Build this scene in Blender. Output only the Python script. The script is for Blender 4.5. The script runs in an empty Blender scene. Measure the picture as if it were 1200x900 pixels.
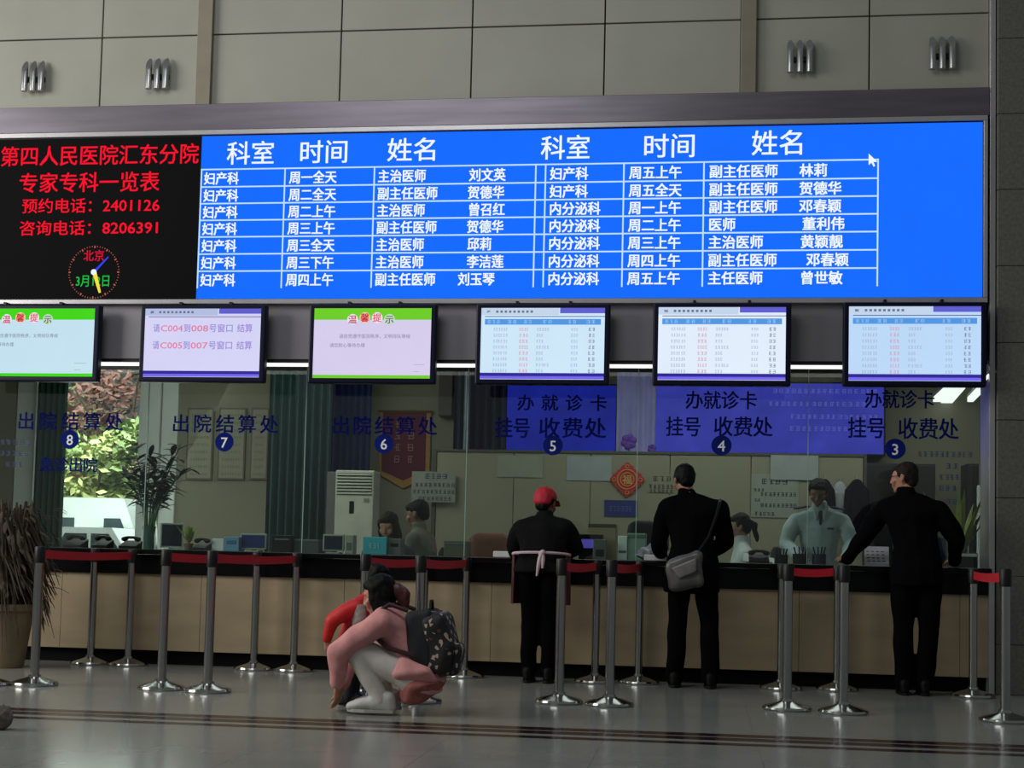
import bpy, bmesh, math, random
from mathutils import Vector, Matrix, noise
V = Vector
random.seed(7)
scn = bpy.context.scene
COL = scn.collection
R = math.radians

# ------------------------------------------------------------------ camera, world, lights, exposure
F_PX, YAW, PITCH, ROLL, CY, CAM_H, CAM_D = 1648.37, -0.135468, 0.0626254, 0.0233671, 554.5, 0.926185, 11.27712
def cam_basis():
    cy, sy, cp, sp = math.cos(YAW), math.sin(YAW), math.cos(PITCH), math.sin(PITCH)
    Fv = V((sy*cp, cy*cp, sp)); R0 = V((cy, -sy, 0)); U0 = R0.cross(Fv)
    c, s = math.cos(ROLL), math.sin(ROLL)
    return c*R0 + s*U0, -s*R0 + c*U0, Fv
CR, CU, CF = cam_basis()
CP = V((0, -CAM_D, CAM_H))
cam_data = bpy.data.cameras.new('camera')
cam_data.sensor_width = 36.0
cam_data.lens = F_PX/1200*36.0
cam_data.shift_y = (CY-450)/1200
cam_data.clip_end = 300
cam = bpy.data.objects.new('camera', cam_data)
M = Matrix((CR, CU, -CF)).transposed().to_4x4(); M.translation = CP
cam.matrix_world = M
COL.objects.link(cam); scn.camera = cam

scn.view_settings.view_transform = 'Standard'
scn.view_settings.look = 'None'
scn.view_settings.gamma = 1.0
scn.view_settings.exposure = 0.0
scn.view_settings.use_curve_mapping = False

def lin(c):
    return tuple(((v/255)/12.92 if v/255 <= 0.04045 else ((v/255+0.055)/1.055)**2.4) for v in c)

world = bpy.data.worlds.new('world'); scn.world = world; world.use_nodes = True
bg = world.node_tree.nodes['Background']
bg.inputs['Color'].default_value = (0.92, 1.0, 0.98, 1)
bg.inputs['Strength'].default_value = 0.14

def area(name, loc, target, sx, sy, power, color=(1, 1, 1)):
    l = bpy.data.lights.new(name, 'AREA'); l.shape = 'RECTANGLE'; l.size = sx; l.size_y = sy
    l.energy = power; l.color = color
    o = bpy.data.objects.new(name, l); COL.objects.link(o)
    o.location = loc; o.rotation_euler = (V(target)-V(loc)).to_track_quat('-Z', 'Y').to_euler()
    return o
area('hall_window_light', (-11.5, -5.5, 5.0), (-2.0, 0, 3.2), 5, 4, 620, (1, 0.98, 0.92))
area('hall_floor_fill', (-3.5, -6.5, 7.5), (-3.0, -2.5, 0), 4, 3, 170, (0.97, 1, 0.98))  # unseen overhead fill, added to brighten the floor
area('office_daylight', (-6.2, 4.25, 2.0), (-4.5, 1.0, 1.2), 2.2, 2.0, 40, (0.97, 1, 0.95))
area('office_ceiling_light', (0.8, 2.0, 3.1), (0.8, 2.6, 0), 5.0, 1.2, 44, (1, 1, 0.94))
area('office_fill_left', (-4.8, 2.0, 3.1), (-4.8, 3.4, 0), 3.5, 1.2, 46, (1, 1, 0.92))  # added fill that brightens the left office walls, no fitting there
area('outdoor_daylight', (-9.5, 5.0, 8.5), (-10.5, 12.0, 1.0), 9, 2.5, 4200, (1, 1, 0.97))

# ------------------------------------------------------------------ pixel helpers
def ray(x, y): return CF*F_PX + CR*(x-600) - CU*(y-CY)
def at(x, y, Y=0.0):
    d = ray(x, y); return CP + d*((Y-CP.y)/d.y)
def atz(x, y, Z=0.0):
    d = ray(x, y); return CP + d*((Z-CP.z)/d.z)

# ------------------------------------------------------------------ materials
MATS = {}
def mat(name, rgb, rough=0.6, metal=0.0, noise_amt=0.08, scale=6.0, spec=0.5, bump=0.0, stretch=None, coat=0.0):
    if name in MATS: return MATS[name]
    m = bpy.data.materials.new(name); m.use_nodes = True; MATS[name] = m
    nt = m.node_tree; b = nt.nodes['Principled BSDF']
    c = lin(rgb)
    tc = nt.nodes.new('ShaderNodeTexCoord'); mp = nt.nodes.new('ShaderNodeMapping')
    if stretch: mp.inputs['Scale'].default_value = stretch
    nz = nt.nodes.new('ShaderNodeTexNoise'); nz.inputs['Scale'].default_value = scale; nz.inputs['Detail'].default_value = 4
    rp = nt.nodes.new('ShaderNodeValToRGB')
    lo = [max(0, v*(1-noise_amt)) for v in c]; hi = [min(1, v*(1+noise_amt)) for v in c]
    rp.color_ramp.elements[0].position = .3; rp.color_ramp.elements[0].color = (*lo, 1)
    rp.color_ramp.elements[1].position = .7; rp.color_ramp.elements[1].color = (*hi, 1)
    L = nt.links.new
    L(tc.outputs['Object'], mp.inputs['Vector']); L(mp.outputs['Vector'], nz.inputs['Vector'])
    L(nz.outputs['Fac'], rp.inputs['Fac']); L(rp.outputs['Color'], b.inputs['Base Color'])
    b.inputs['Roughness'].default_value = rough; b.inputs['Metallic'].default_value = metal
    b.inputs['Specular IOR Level'].default_value = spec
    b.inputs['Coat Weight'].default_value = coat
    if bump:
        bp = nt.nodes.new('ShaderNodeBump'); bp.inputs['Strength'].default_value = bump; bp.inputs['Distance'].default_value = .01
        L(nz.outputs['Fac'], bp.inputs['Height']); L(bp.outputs['Normal'], b.inputs['Normal'])
    return m
def emis(name, rgb, strength=1.0, wob=0.04):
    if name in MATS: return MATS[name]
    m = bpy.data.materials.new(name); m.use_nodes = True; MATS[name] = m
    nt = m.node_tree; nt.nodes.remove(nt.nodes['Principled BSDF'])
    e = nt.nodes.new('ShaderNodeEmission'); out = nt.nodes['Material Output']
    tc = nt.nodes.new('ShaderNodeTexCoord'); nz = nt.nodes.new('ShaderNodeTexNoise'); nz.inputs['Scale'].default_value = 3
    rp = nt.nodes.new('ShaderNodeValToRGB'); c = lin(rgb)
    rp.color_ramp.elements[0].color = (*[v*(1-wob) for v in c], 1); rp.color_ramp.elements[1].color = (*[v*(1+wob) for v in c], 1)
    nt.links.new(tc.outputs['Object'], nz.inputs['Vector']); nt.links.new(nz.outputs['Fac'], rp.inputs['Fac'])
    nt.links.new(rp.outputs['Color'], e.inputs['Color']); e.inputs['Strength'].default_value = strength
    nt.links.new(e.outputs['Emission'], out.inputs['Surface'])
    return m
def glass_mat(name, tint, refl=0.06):
    m = bpy.data.materials.new(name); m.use_nodes = True; MATS[name] = m
    nt = m.node_tree; nt.nodes.remove(nt.nodes['Principled BSDF']); out = nt.nodes['Material Output']
    t = nt.nodes.new('ShaderNodeBsdfTransparent'); t.inputs['Color'].default_value = (*tint, 1)
    g = nt.nodes.new('ShaderNodeBsdfGlossy'); g.inputs['Roughness'].default_value = 0.02
    mx = nt.nodes.new('ShaderNodeMixShader'); fr = nt.nodes.new('ShaderNodeLayerWeight'); fr.inputs['Blend'].default_value = .2
    mul = nt.nodes.new('ShaderNodeMath'); mul.operation = 'MULTIPLY_ADD'; mul.inputs[1].default_value = .5; mul.inputs[2].default_value = refl
    nt.links.new(fr.outputs['Facing'], mul.inputs[0]); nt.links.new(mul.outputs[0], mx.inputs[0])
    nt.links.new(t.outputs[0], mx.inputs[1]); nt.links.new(g.outputs[0], mx.inputs[2]); nt.links.new(mx.outputs[0], out.inputs['Surface'])
    return m

# ------------------------------------------------------------------ mesh builder
_t = bmesh.new(); bmesh.ops.create_icosphere(_t, subdivisions=2, radius=1); ICO = [v.co.copy() for v in _t.verts]; _t.free()
def root_origin(p):
    o = V((0, 0, 0))
    while p is not None:
        o = o + p.location; p = p.parent
    return o
class MB:
    def __init__(s): s.v = []; s.f = []; s.sm = []; s.mi = []; s.cur = 0
    def add(s, vs, fs, smooth=False):
        n = len(s.v); s.v += [V(v) for v in vs]
        for f in fs: s.f.append([n+i for i in f]); s.sm.append(smooth); s.mi.append(s.cur)
        return s
    def addbm(s, bm, smooth=False, mtx=None):
        bm.verts.index_update()
        s.add([(mtx @ v.co) if mtx else v.co.copy() for v in bm.verts], [[v.index for v in f.verts] for f in bm.faces], smooth); bm.free(); return s
    def box(s, lo, hi, bev=0.0, rot=None, seg=2):
        lo, hi = V(lo), V(hi); c = (lo+hi)/2; d = hi-lo
        bm = bmesh.new(); bmesh.ops.create_cube(bm, size=1)
        for v in bm.verts: v.co = V((v.co.x*d.x, v.co.y*d.y, v.co.z*d.z))
        if bev > 0: bmesh.ops.bevel(bm, geom=bm.edges[:], offset=min(bev, min(d)*.49), segments=seg, profile=.5, affect='EDGES')
        m = Matrix.Translation(c)
        if rot is not None: m = m @ rot.to_4x4()
        return s.addbm(bm, False, m)
    def hull(s, sph, smooth=True):
        bm = bmesh.new()
        for it in sph:
            c, r = V(it[0]), it[1]; r = (r, r, r) if not hasattr(r, '__len__') else r
            q = it[2] if len(it) > 2 else None
            for p in ICO:
                w = V((p.x*r[0], p.y*r[1], p.z*r[2]))
                if q is not None: w = q @ w
                bm.verts.new(c+w)
        res = bmesh.ops.convex_hull(bm, input=bm.verts[:])
        dead = [g for g in res['geom_interior'] if isinstance(g, bmesh.types.BMVert)] + [g for g in res['geom_unused'] if isinstance(g, bmesh.types.BMVert)]
        bmesh.ops.delete(bm, geom=list(set(dead)), context='VERTS')
        return s.addbm(bm, smooth)
    def chull(s, pts):
        bm = bmesh.new()
        for p in pts: bm.verts.new(V(p))
        bmesh.ops.convex_hull(bm, input=bm.verts[:]); return s.addbm(bm, False)
    def lathe(s, prof, c=(0, 0, 0), n=28, smooth=True, axis=None):
        c = V(c); vs = []; fs = []
        for r, z in prof:
            for k in range(n):
                a = 2*math.pi*k/n; p = V((r*math.cos(a), r*math.sin(a), z))
                vs.append(c + (axis @ p if axis else p))
        for i in range(len(prof)-1):
            for k in range(n): fs.append([i*n+k, i*n+(k+1) % n, (i+1)*n+(k+1) % n, (i+1)*n+k])
        fs.append(list(range(n))[::-1]); fs.append([(len(prof)-1)*n+k for k in range(n)])
        return s.add(vs, fs, smooth)
    def tube(s, pts, rad, n=8, smooth=True):
        pts = [V(p) for p in pts]; rr = rad if hasattr(rad, '__len__') else [rad]*len(pts)
        vs = []; fs = []
        up = None
        for i, p in enumerate(pts):
            t = (pts[min(i+1, len(pts)-1)]-pts[max(i-1, 0)]).normalized()
            if up is None: up = t.orthogonal().normalized()
            up = (up - t*up.dot(t)).normalized(); b = t.cross(up)
            for k in range(n):
                a = 2*math.pi*k/n; vs.append(p+(up*math.cos(a)+b*math.sin(a))*rr[i])
        for i in range(len(pts)-1):
            for k in range(n): fs.append([i*n+k, i*n+(k+1) % n, (i+1)*n+(k+1) % n, (i+1)*n+k])
        fs.append(list(range(n))[::-1]); fs.append([(len(pts)-1)*n+k for k in range(n)])
        return s.add(vs, fs, smooth)
    def prism(s, poly, Y0, Y1):           # polygon in XZ, extruded along Y
        n = len(poly)
        vs = [V((x, Y0, z)) for x, z in poly]+[V((x, Y1, z)) for x, z in poly]
        fs = [list(range(n)), list(range(n, 2*n))[::-1]]+[[i, n+i, n+(i+1) % n, (i+1) % n] for i in range(n)]
        return s.add(vs, fs)
    def blade(s, base, d, L, w, droop=0.3, th=0.0012, n=5):
        d = V(d).normalized(); side = d.cross(V((0, 0, 1)));
        if side.length < .05: side = V((1, 0, 0))
        side.normalize(); vs = []; fs = []; p = V(base)
        for i in range(n+1):
            t = i/n; ww = w*math.sin(math.pi*min(.98, .08+t*.92))**.8 if i < n else .0005
            q = p; nn = side.cross(d).normalized()
            vs += [q-side*ww*.5, q+nn*th+V((0, 0, ww*.12)), q+side*ww*.5, q-nn*th]
            d = (d+V((0, 0, -droop/n))).normalized(); p = p+d*(L/n)
        for i in range(n):
            for k in range(4): fs.append([i*4+k, i*4+(k+1) % 4, i*4+4+(k+1) % 4, i*4+4+k])
        fs.append([3, 2, 1, 0]); fs.append([n*4, n*4+1, n*4+2, n*4+3])
        return s.add(vs, fs, True)
    def mesh(s, name):
        me = bpy.data.meshes.new(name); me.from_pydata([v[:] for v in s.v], [], s.f); me.polygons.foreach_set('use_smooth', s.sm)
        me.polygons.foreach_set('material_index', s.mi); me.update(); return me
    def build(s, name, m, parent=None, local=False, fixn=True):
        if parent is None:
            xs = [v.x for v in s.v]; ys = [v.y for v in s.v]; zs = [v.z for v in s.v]
            o0 = V(((min(xs)+max(xs))/2, (min(ys)+max(ys))/2, min(zs)))
        else: o0 = V((0, 0, 0)) if local else root_origin(parent)
        s.v = [v-o0 for v in s.v]
        me = s.mesh(name)
        if any(s.sm) and len(s.v) < 20000: me.set_sharp_from_angle(angle=R(42))
        if fixn:
            bm = bmesh.new(); bm.from_mesh(me); bmesh.ops.recalc_face_normals(bm, faces=bm.faces[:]); bm.to_mesh(me); bm.free()
        for mm in (m if isinstance(m, (list, tuple)) else [m]): me.materials.append(mm)
        o = bpy.data.objects.new(name, me); COL.objects.link(o)
        if parent is None: o.location = o0
        else: o.parent = parent
        return o

def empty(name, label, cat, loc, rz=0.0, group=None):
    o = bpy.data.objects.new(name, None); COL.objects.link(o); o.location = loc; o.rotation_euler = (0, 0, rz)
    o.empty_display_size = .1; return tag(o, label, cat, group)
def tag(o, label, cat, group=None, kind=None):
    o['label'] = label; o['category'] = cat
    if group: o['group'] = group
    if kind: o['kind'] = kind
    return o
def struct(o, label=None):
    o['kind'] = 'structure'
    if label: o['label'] = label
    return o
def copy_tree(o, parent=None):
    c = o.copy(); COL.objects.link(c)
    if parent: c.parent = parent
    for ch in list(o.children): copy_tree(ch, c)
    return c

# ------------------------------------------------------------------ lettering
_fc = bpy.data.curves.new('lettering_curve', 'FONT'); _fo = bpy.data.objects.new('lettering_curve', _fc); COL.objects.link(_fo)
_tc = {}
def glyphs(body, bold=0.0, res=2):
    k = (body, bold)
    if k not in _tc:
        _fc.body = body; _fc.resolution_u = res
        bpy.context.view_layer.update()
        me = bpy.data.meshes.new_from_object(_fo.evaluated_get(bpy.context.evaluated_depsgraph_get()))
        vs, fs = [v.co.copy() for v in me.vertices], [list(p.vertices) for p in me.polygons]; bpy.data.meshes.remove(me)
        if bold > 0:                                   # heavier strokes: the glyph struck five times, a hair apart
            V0, F0 = list(vs), list(fs); vs, fs = [], []
            for i, (dx, dy) in enumerate(((0, 0), (bold, bold*.6), (-bold, -bold*.6), (bold, -bold*.6), (-bold, bold*.6))):
                n = len(vs); vs += [v+V((dx, dy, i*2e-5)) for v in V0]; fs += [[n+q for q in f] for f in F0]
        _tc[k] = (vs, fs)
    return _tc[k]
def write(mb, body, x0, x1, y0, y1, Y, bold=0.0):
    """fit a line of text in the wall plane at depth Y to the rectangle seen from pixel x0..x1, y0 (top)..y1 (bottom) of its left end"""
    vs, fs = glyphs(body, bold)
    a = at(x0, (y0+y1)/2, Y); zt = at(x0, y0, Y).z; zb = at(x0, y1, Y).z
    ym = (y0+y1)/2
    for _ in range(3):
        b = at(x1, ym, Y); ym += 0 if abs(b.z-a.z) < 1e-4 else (b.z-a.z)*150
    minx = min(v.x for v in vs); maxx = max(v.x for v in vs)
    sx = (b.x-a.x)/(maxx-minx); sz = (zt-zb)/.93
    mb.add([V((a.x+(v.x-minx)*sx, Y-v.z*10, zb+(v.y+.08)*sz)) for v in vs], fs)
def writew(mb, body, X, Z, size, Y, center=True, bold=0.0, wide=1.0):
    vs, fs = glyphs(body, bold)
    minx = min(v.x for v in vs); maxx = max(v.x for v in vs); off = (minx+maxx)/2 if center else minx
    mb.add([V((X+(v.x-off)*size*wide, Y-v.z*10, Z+(v.y-.38)*size)) for v in vs], fs)
def rect(mb, X0, X1, Z0, Z1, Y):
    mb.add([(X0, Y, Z0), (X1, Y, Z0), (X1, Y, Z1), (X0, Y, Z1)], [[0, 1, 2, 3]])
def scribble(mb, X0, X1, Z, h, Y, n, seed=0):
    """a row of n unreadable characters"""
    rr = random.Random(seed); w = (X1-X0)/n
    for i in range(n):
        x = X0+i*w
        for k in range(3):
            z = Z+h*(k/2-.5)*.8; a = rr.uniform(.05, .3); b = rr.uniform(.6, .85)
            rect(mb, x+w*a, x+w*b, z-h*.06, z+h*.06, Y)
        for k in range(2):
            a = rr.uniform(.1, .75); rect(mb, x+w*a, x+w*(a+.1), Z-h*.45, Z+h*.45, Y)

# ------------------------------------------------------------------ shared materials
m_clad = mat('cladding_grey', (150, 149, 139), .55, noise_amt=.05, scale=2)
m_joint = mat('joint_dark', (40, 36, 34), .8)
m_ledge = mat('brushed_steel', (110, 104, 114), .38, .75, .15, 2.0, stretch=(.6, 1, 8))
m_head = mat('header_grey', (128, 124, 132), .45, .2, .06, 1.5)
m_pil = mat('bronze_trim', (128, 120, 106), .45, .3, .1, 5)
m_silver = mat('silver_frame', (175, 172, 176), .35, .6, .05)
m_black = mat('black_plastic', (7, 7, 12), .45, spec=.22)
m_stone = mat('column_granite', (92, 90, 84), .5, 0, .22, 40)
m_granite = mat('black_granite', (5, 5, 8), .3, 0, .3, 60, spec=.16)
m_kick = mat('kick_black', (4, 4, 6), .6, spec=.1)
m_chrome = mat('polished_steel', (172, 172, 170), .15, 1.0, .04)
m_pole = mat('brushed_pole', (160, 160, 160), .22, 1.0, .06, 8, stretch=(6, 6, .5))
m_belt = mat('red_belt', (190, 14, 34), .7, 0, .08, 30)
m_darkm = mat('dark_metal', (24, 23, 25), .45, .4)
m_office = mat('office_wall', (128, 126, 108), .8, 0, .05, 2)
m_part = mat('partition_cream', (134, 132, 112), .7, 0, .05, 2)
m_white = mat('white_paint', (214, 220, 216), .5, 0, .03)
m_blueletter = mat('blue_vinyl', (8, 20, 96), .8, spec=.08)
m_whiteletter = mat('white_vinyl', (235, 238, 245), .5)
m_glass = glass_mat('counter_glass', (.86, .93, .90), .035)
m_wglass = glass_mat('window_glass', (.95, .98, .97), .02)
m_paper = mat('paper', (205, 206, 205), .8)

def floor_material():
    m = bpy.data.materials.new('polished_floor'); m.use_nodes = True
    nt = m.node_tree; b = nt.nodes['Principled BSDF']; L = nt.links.new
    tc = nt.nodes.new('ShaderNodeTexCoord'); sep = nt.nodes.new('ShaderNodeSeparateXYZ'); L(tc.outputs['Object'], sep.inputs[0])
    nz = nt.nodes.new('ShaderNodeTexNoise'); nz.inputs['Scale'].default_value = 3; nz.inputs['Detail'].default_value = 6; L(tc.outputs['Object'], nz.inputs['Vector'])
    rp = nt.nodes.new('ShaderNodeValToRGB'); rp.color_ramp.elements[0].color = (*lin((126, 127, 122)), 1); rp.color_ramp.elements[1].color = (*lin((146, 147, 141)), 1)
    L(nz.outputs['Fac'], rp.inputs['Fac'])
    def math_(op, a, bb=None):
        n = nt.nodes.new('ShaderNodeMath'); n.operation = op
        for i, q in enumerate((a, bb)):
            if q is None: continue
            if isinstance(q, (int, float)): n.inputs[i].default_value = q
            else: L(q, n.inputs[i])
        return n.outputs[0]
    # tile joints every 0.8 m
    def grid(sock, off):
        fr = math_('FRACT', math_('DIVIDE', math_('ADD', sock, off), .8))
        return math_('LESS_THAN', math_('ABSOLUTE', math_('SUBTRACT', fr, .5)), .004)
    g = math_('MAXIMUM', grid(sep.outputs['X'], 100.1), grid(sep.outputs['Y'], 100.3))
    gm = nt.nodes.new('ShaderNodeMixRGB'); L(math_('MULTIPLY', g, .35), gm.inputs[0]); L(rp.outputs['Color'], gm.inputs[1]); gm.inputs[2].default_value = (*lin((60, 60, 58)), 1)
    yy = math_('ADD', sep.outputs['Y'], math_('MULTIPLY', sep.outputs['X'], -.02))
    def band(a, c):
        return math_('MULTIPLY', math_('GREATER_THAN', yy, a), math_('LESS_THAN', yy, c))
    st = math_('MAXIMUM', math_('MAXIMUM', band(-3.46, -3.32), band(-3.63, -3.49)), band(-3.83, -3.72))
    mm = nt.nodes.new('ShaderNodeMixRGB'); L(st, mm.inputs[0]); L(gm.outputs[0], mm.inputs[1]); mm.inputs[2].default_value = (*lin((44, 20, 25)), 1)
    L(mm.outputs[0], b.inputs['Base Color'])
    b.inputs['Roughness'].default_value = .17; b.inputs['Specular IOR Level'].default_value = .42
    return m

# ================================================================== STRUCTURE
mb = MB().box((-12, -14, -.1), (4.5, 4.6, 0)); fl = struct(mb.build('floor', floor_material()))
fl.data.transform(Matrix.Translation(fl.location)); fl.location = (0, 0, 0)
Zled_t, Zled_b = 4.455, 3.055
# wall above the counter openings
struct(MB().box((-9, .03, 2.55), (2.2, .6, 6.6)).build('wall_front', m_joint))
mb = MB()
seams = [-7.3, -6.24, -5.19, at(242, 60).x+.0, -3.073, -1.956, -.853, .252, 1.265, 2.19]
zrow = [(4.73, 5.342), (5.354, 5.97), (5.982, 6.6)]
for i in range(len(seams)-1):
    for a, b in zrow:
        mb.box((seams[i]+.006, .0, a), (seams[i+1]-.006, .05, b), .003, seg=1)
struct(mb.build('wall_cladding', m_clad))
struct(MB().box((-9, -.07, 4.50), (2.18, .05, 4.725), .004).build('trim_1', m_ledge))
xa, xb = at(233, 60).x, at(250, 60).x
struct(MB().box((xa, -.05, 4.726), (xb, .02, 6.6), .004).build('trim_2', m_pil))
xa, xb = at(868, 60).x, at(886, 60).x
struct(MB().box((xa, -.05, 4.726), (xb, .02, 6.6), .004).build('trim_3', m_pil))
struct(MB().box((-9, -.02, 2.56), (2.16, .06, 3.02), .003).build('wall_header', m_head))
# right column: granite blocks with a steel corner strip
mb = MB()
zs = [0, .38, .9, 1.5, 2.1, 2.7, 3.3, 3.9, 4.5, 5.1, 5.7, 6.6]
for a, b in zip(zs[:-1], zs[1:]): mb.box((2.235, -.10, a+.002), (4.4, .45, b-.002), .003, seg=1)
struct(mb.build('wall_right', m_stone))
struct(MB().box((2.185, -.06, 0), (2.228, .3, 6.6), .003).build('trim_4', m_silver))
# office shell
WY = 4.4
wx0, wx1 = at(18, 560, WY).x, at(206, 560, WY).x
mb = MB().box((-9.3, WY, 0), (wx0, WY+.2, 3.3)).box((wx1, WY, 0), (4.6, WY+.2, 3.3)).box((wx0, WY, 0), (wx1, WY+.2, .55))
struct(mb.build('wall_back', m_office))
struct(MB().box((-9.3, .06, 3.3), (4.6, WY+.2, 3.4)).build('ceiling', mat('office_ceiling', (120, 118, 108), .9)))
struct(MB().box((4.4, .3, 0), (4.6, WY, 3.3)).build('wall_office_right', m_office))
struct(MB().box((-9.3, .3, 0), (-9.1, WY, 3.3)).build('wall_left', m_office))
# office window: white frame, two sashes and a glass pane
def px(x, y=560, Y=WY): return at(x, y, Y).x
win = MB().box((wx0, WY-.03, .5), (px(40), WY+.12, 3.3)).box((px(162), WY-.05, .5), (px(186), WY+.12, 3.3), .01).box((px(187.5), WY-.02, .5), (wx1, WY+.12, 3.3), .01).box((px(40), WY, .5), (px(162), WY+.12, .58)).build('window_1', m_white)
struct(win, 'white framed office window with trees and parked cars outside')
MB().box((px(40), WY+.05, .58), (px(162), WY+.056, 3.3)).build('pane', m_wglass, win)

# ================================================================== OUTDOORS
struct(MB().box((-26, WY+.2, -.15), (-2, 40, -.05)).build('ground_outside', mat('asphalt', (120, 120, 116), .9, 0, .2, 8)))
def tree(label, x, Y, h, rad, cols, seed, name='tree'):
    rr = random.Random(seed)
    t = empty(name, label, 'tree', (x, Y, -.05))
    tr = MB().tube([(x, Y, -.05), (x+.05, Y, h*.3), (x, Y+.05, h*.6)], [.13, .1, .05])
    for k in range(6):
        a = k*1.05; tr.tube([(x, Y, h*(.3+.04*k)), (x+math.cos(a)*rad*.6, Y+math.sin(a)*rad*.6, h*(.55+.05*k))], [.05, .015], 6)
    tr.build('trunk', mat('bark', (70, 56, 44), .9, 0, .2, 20), t)
    f = MB()
    cl = [V((x+rr.uniform(-1, 1)*rad*.8, Y+rr.uniform(-1, 1)*rad*.6, rr.uniform(.18, 1)*h)) for _ in range(34)]
    for c in cl:
        f.cur = rr.randrange(len(cols))
        for _ in range(120):
            d = V((rr.gauss(0, 1), rr.gauss(0, 1), rr.gauss(0, 1))).normalized()
            p = c+d*rad*.3*rr.uniform(.3, 1.1); a = V((rr.gauss(0, 1), rr.gauss(0, 1), rr.gauss(0, .6))).normalized(); b = a.orthogonal().normalized()
            L = rr.uniform(.05, .11); f.add([p-a*L, p-b*L*.5, p+a*L, p+b*L*.5], [[0, 1, 2, 3]])
    f.build('foliage', cols, t, fixn=False)
    return t
g1 = mat('leaf_lime', (164, 172, 108), .6, 0, .2, 3); g2 = mat('leaf_green', (118, 138, 82), .6, 0, .2, 3); g3 = mat('leaf_dark', (72, 104, 62), .6, 0, .2, 3)
p1 = mat('leaf_plum', (150, 104, 96), .6, 0, .2, 3); p2 = mat('leaf_plum_dark', (112, 82, 74), .6, 0, .2, 3)
o = at(112, 560, 9.5); tree('lime green leafy tree outside the office window behind window eight', o.x, 9.5, 2.75, 1.0, [g1, g1, g2], 3)
o = at(62, 560, 9.6); tree('dark green bushy tree outside beside the green curtain', o.x-.9, 9.6, 2.4, .5, [g3, g2], 4)
o = at(150, 480, 13.0); tree('reddish brown leaved tree behind the lime tree outside', o.x, 13, 5.0, 1.9, [p1, p2, p1], 5)
o = at(80, 480, 18); tree('tall pale green tree farthest away outside the window', o.x, 18, 4.2, 1.7, [g1, g2], 6)
def car(name, label, x, Y, L, W, H, van=False):
    c = empty(name, label, 'car', (x, Y, -.05))
    z0 = -.05
    if van: prof = [(-L/2, .35), (-L/2, H*.98), (-L/2+.1, H), (L*.28, H), (L*.42, H*.58), (L/2, H*.5), (L/2, .35)]
    else: prof = [(-L/2, .3), (-L/2, H*.62), (-L*.36, H*.66), (-L*.22, H), (L*.12, H), (L*.28, H*.64), (L/2-.05, H*.54), (L/2, .3)]
    b = MB().prism([(x+a, z0+q) for a, q in prof], Y-W/2, Y+W/2); b.build('body', m_white if van else mat('car_white', (235, 238, 240), .25, 0, .02), c)
    w = MB()
    gl = mat('car_glass', (60, 70, 74), .1)
    if van: ws = [[(L*.14, H*.66), (L*.14, H*.84), (L*.26, H*.84), (L*.33, H*.66)], [(-L*.34, H*.66), (-L*.34, H*.84), (-L*.08, H*.84), (-L*.08, H*.66)]]
    else: ws = [[(-L*.31, H*.68), (-L*.2, H*.94), (-L*.05, H*.94), (-L*.05, H*.68)], [(-L*.02, H*.68), (-L*.02, H*.94), (L*.1, H*.94), (L*.23, H*.68)]]
    for q in ws: w.prism([(x+a, z0+z) for a, z in q], Y-W/2-.01, Y+W/2+.01)
    w.build('window', gl, c)
    for sx in (-.3, .3):
        for sy in (-1, 1):
            MB().lathe([(.0, -.09), (.28, -.09), (.3, -.05), (.3, .05), (.28, .09), (0, .09)], (x+sx*L, Y+sy*(W/2-.08), z0+.3), 20, True, Matrix.Rotation(R(90), 3, 'X')).build('wheel', m_black, c)
o = at(128, 592, 7.4); car('van', 'white van parked outside, its upper body seen over the counter', o.x, 7.4, 1.9, 1.5, o.z+.12, True)
o = at(140, 635, 6.0); car('car', 'white car nearest the window, just above the counter', o.x-.1, 6.0, 1.9, 1.1, o.z+.22)

# ================================================================== COUNTER
ctr = empty('service_counter', 'long service counter with pale wood front, black granite top and black plinth', 'counter', (-3.4, .4, 0))
CX0, CX1 = -9.0, 2.2
MB().box((CX0, -.10, .915), (CX1, .95, .957), .008).build('worktop', m_granite, ctr)
MB().box((CX0, -.03, .757), (CX1, .85, .913)).build('fascia', m_granite, ctr)
m_wood = mat('pale_wood', (152, 136, 108), .45, 0, .12, 3.0, stretch=(.6, 1, 2.2))
mb = MB(); xs = [CX0+1.22*i for i in range(11)]
for a, b in zip(xs[:-1], xs[1:]): mb.box((a+.0015, 0, .118), (min(b, CX1)-.0015, .8, .752), .001, seg=1)
mb.build('front_panel', m_wood, ctr)
MB().box((CX0, .06, 0), (CX1, .75, .118)).build('plinth', m_kick, ctr)

# ================================================================== LED BOARD
LY = -.09
led = empty('led_display_board', 'very wide LED notice board with black left panel and blue doctor rota', 'display', (-2.9, -.05, 3.03))
xr = 2.133; xbl = at(231, 300, LY).x; xl = -8.2
MB().box((xl, -.085, Zled_t), (2.165, .02, 4.497), .004).box((xl, -.085, 3.015), (2.165, .02, Zled_b), .004).box((xr, -.085, Zled_b), (2.165, .02, Zled_t), .004).build('frame', m_silver, led)
MB().box((xl, -.07, Zled_b), (xr, .02, Zled_t)).build('backing', m_black, led)
LYs = -.078
mb = MB().box((xbl, LYs, Zled_b+.004), (xr-.006, -.071, Zled_t-.012)); mb.build('blue_screen', emis('led_blue', (24, 108, 255), 1.0), led)
mb = MB().box((xl, LYs, Zled_b+.004), (xbl-.001, -.071, Zled_t-.012)); mb.build('dark_screen', mat('led_black', (4, 4, 7), .85, spec=.15), led)
TY = LYs-.002
m_ledw = emis('led_white', (238, 248, 255), 1.0)
rows = [194.5, 215.5, 235.5, 255.5, 275.5, 296, 316.5]
zl = [at(520, y, TY).z for y in rows]; zend = at(520, 337, TY).z
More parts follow.
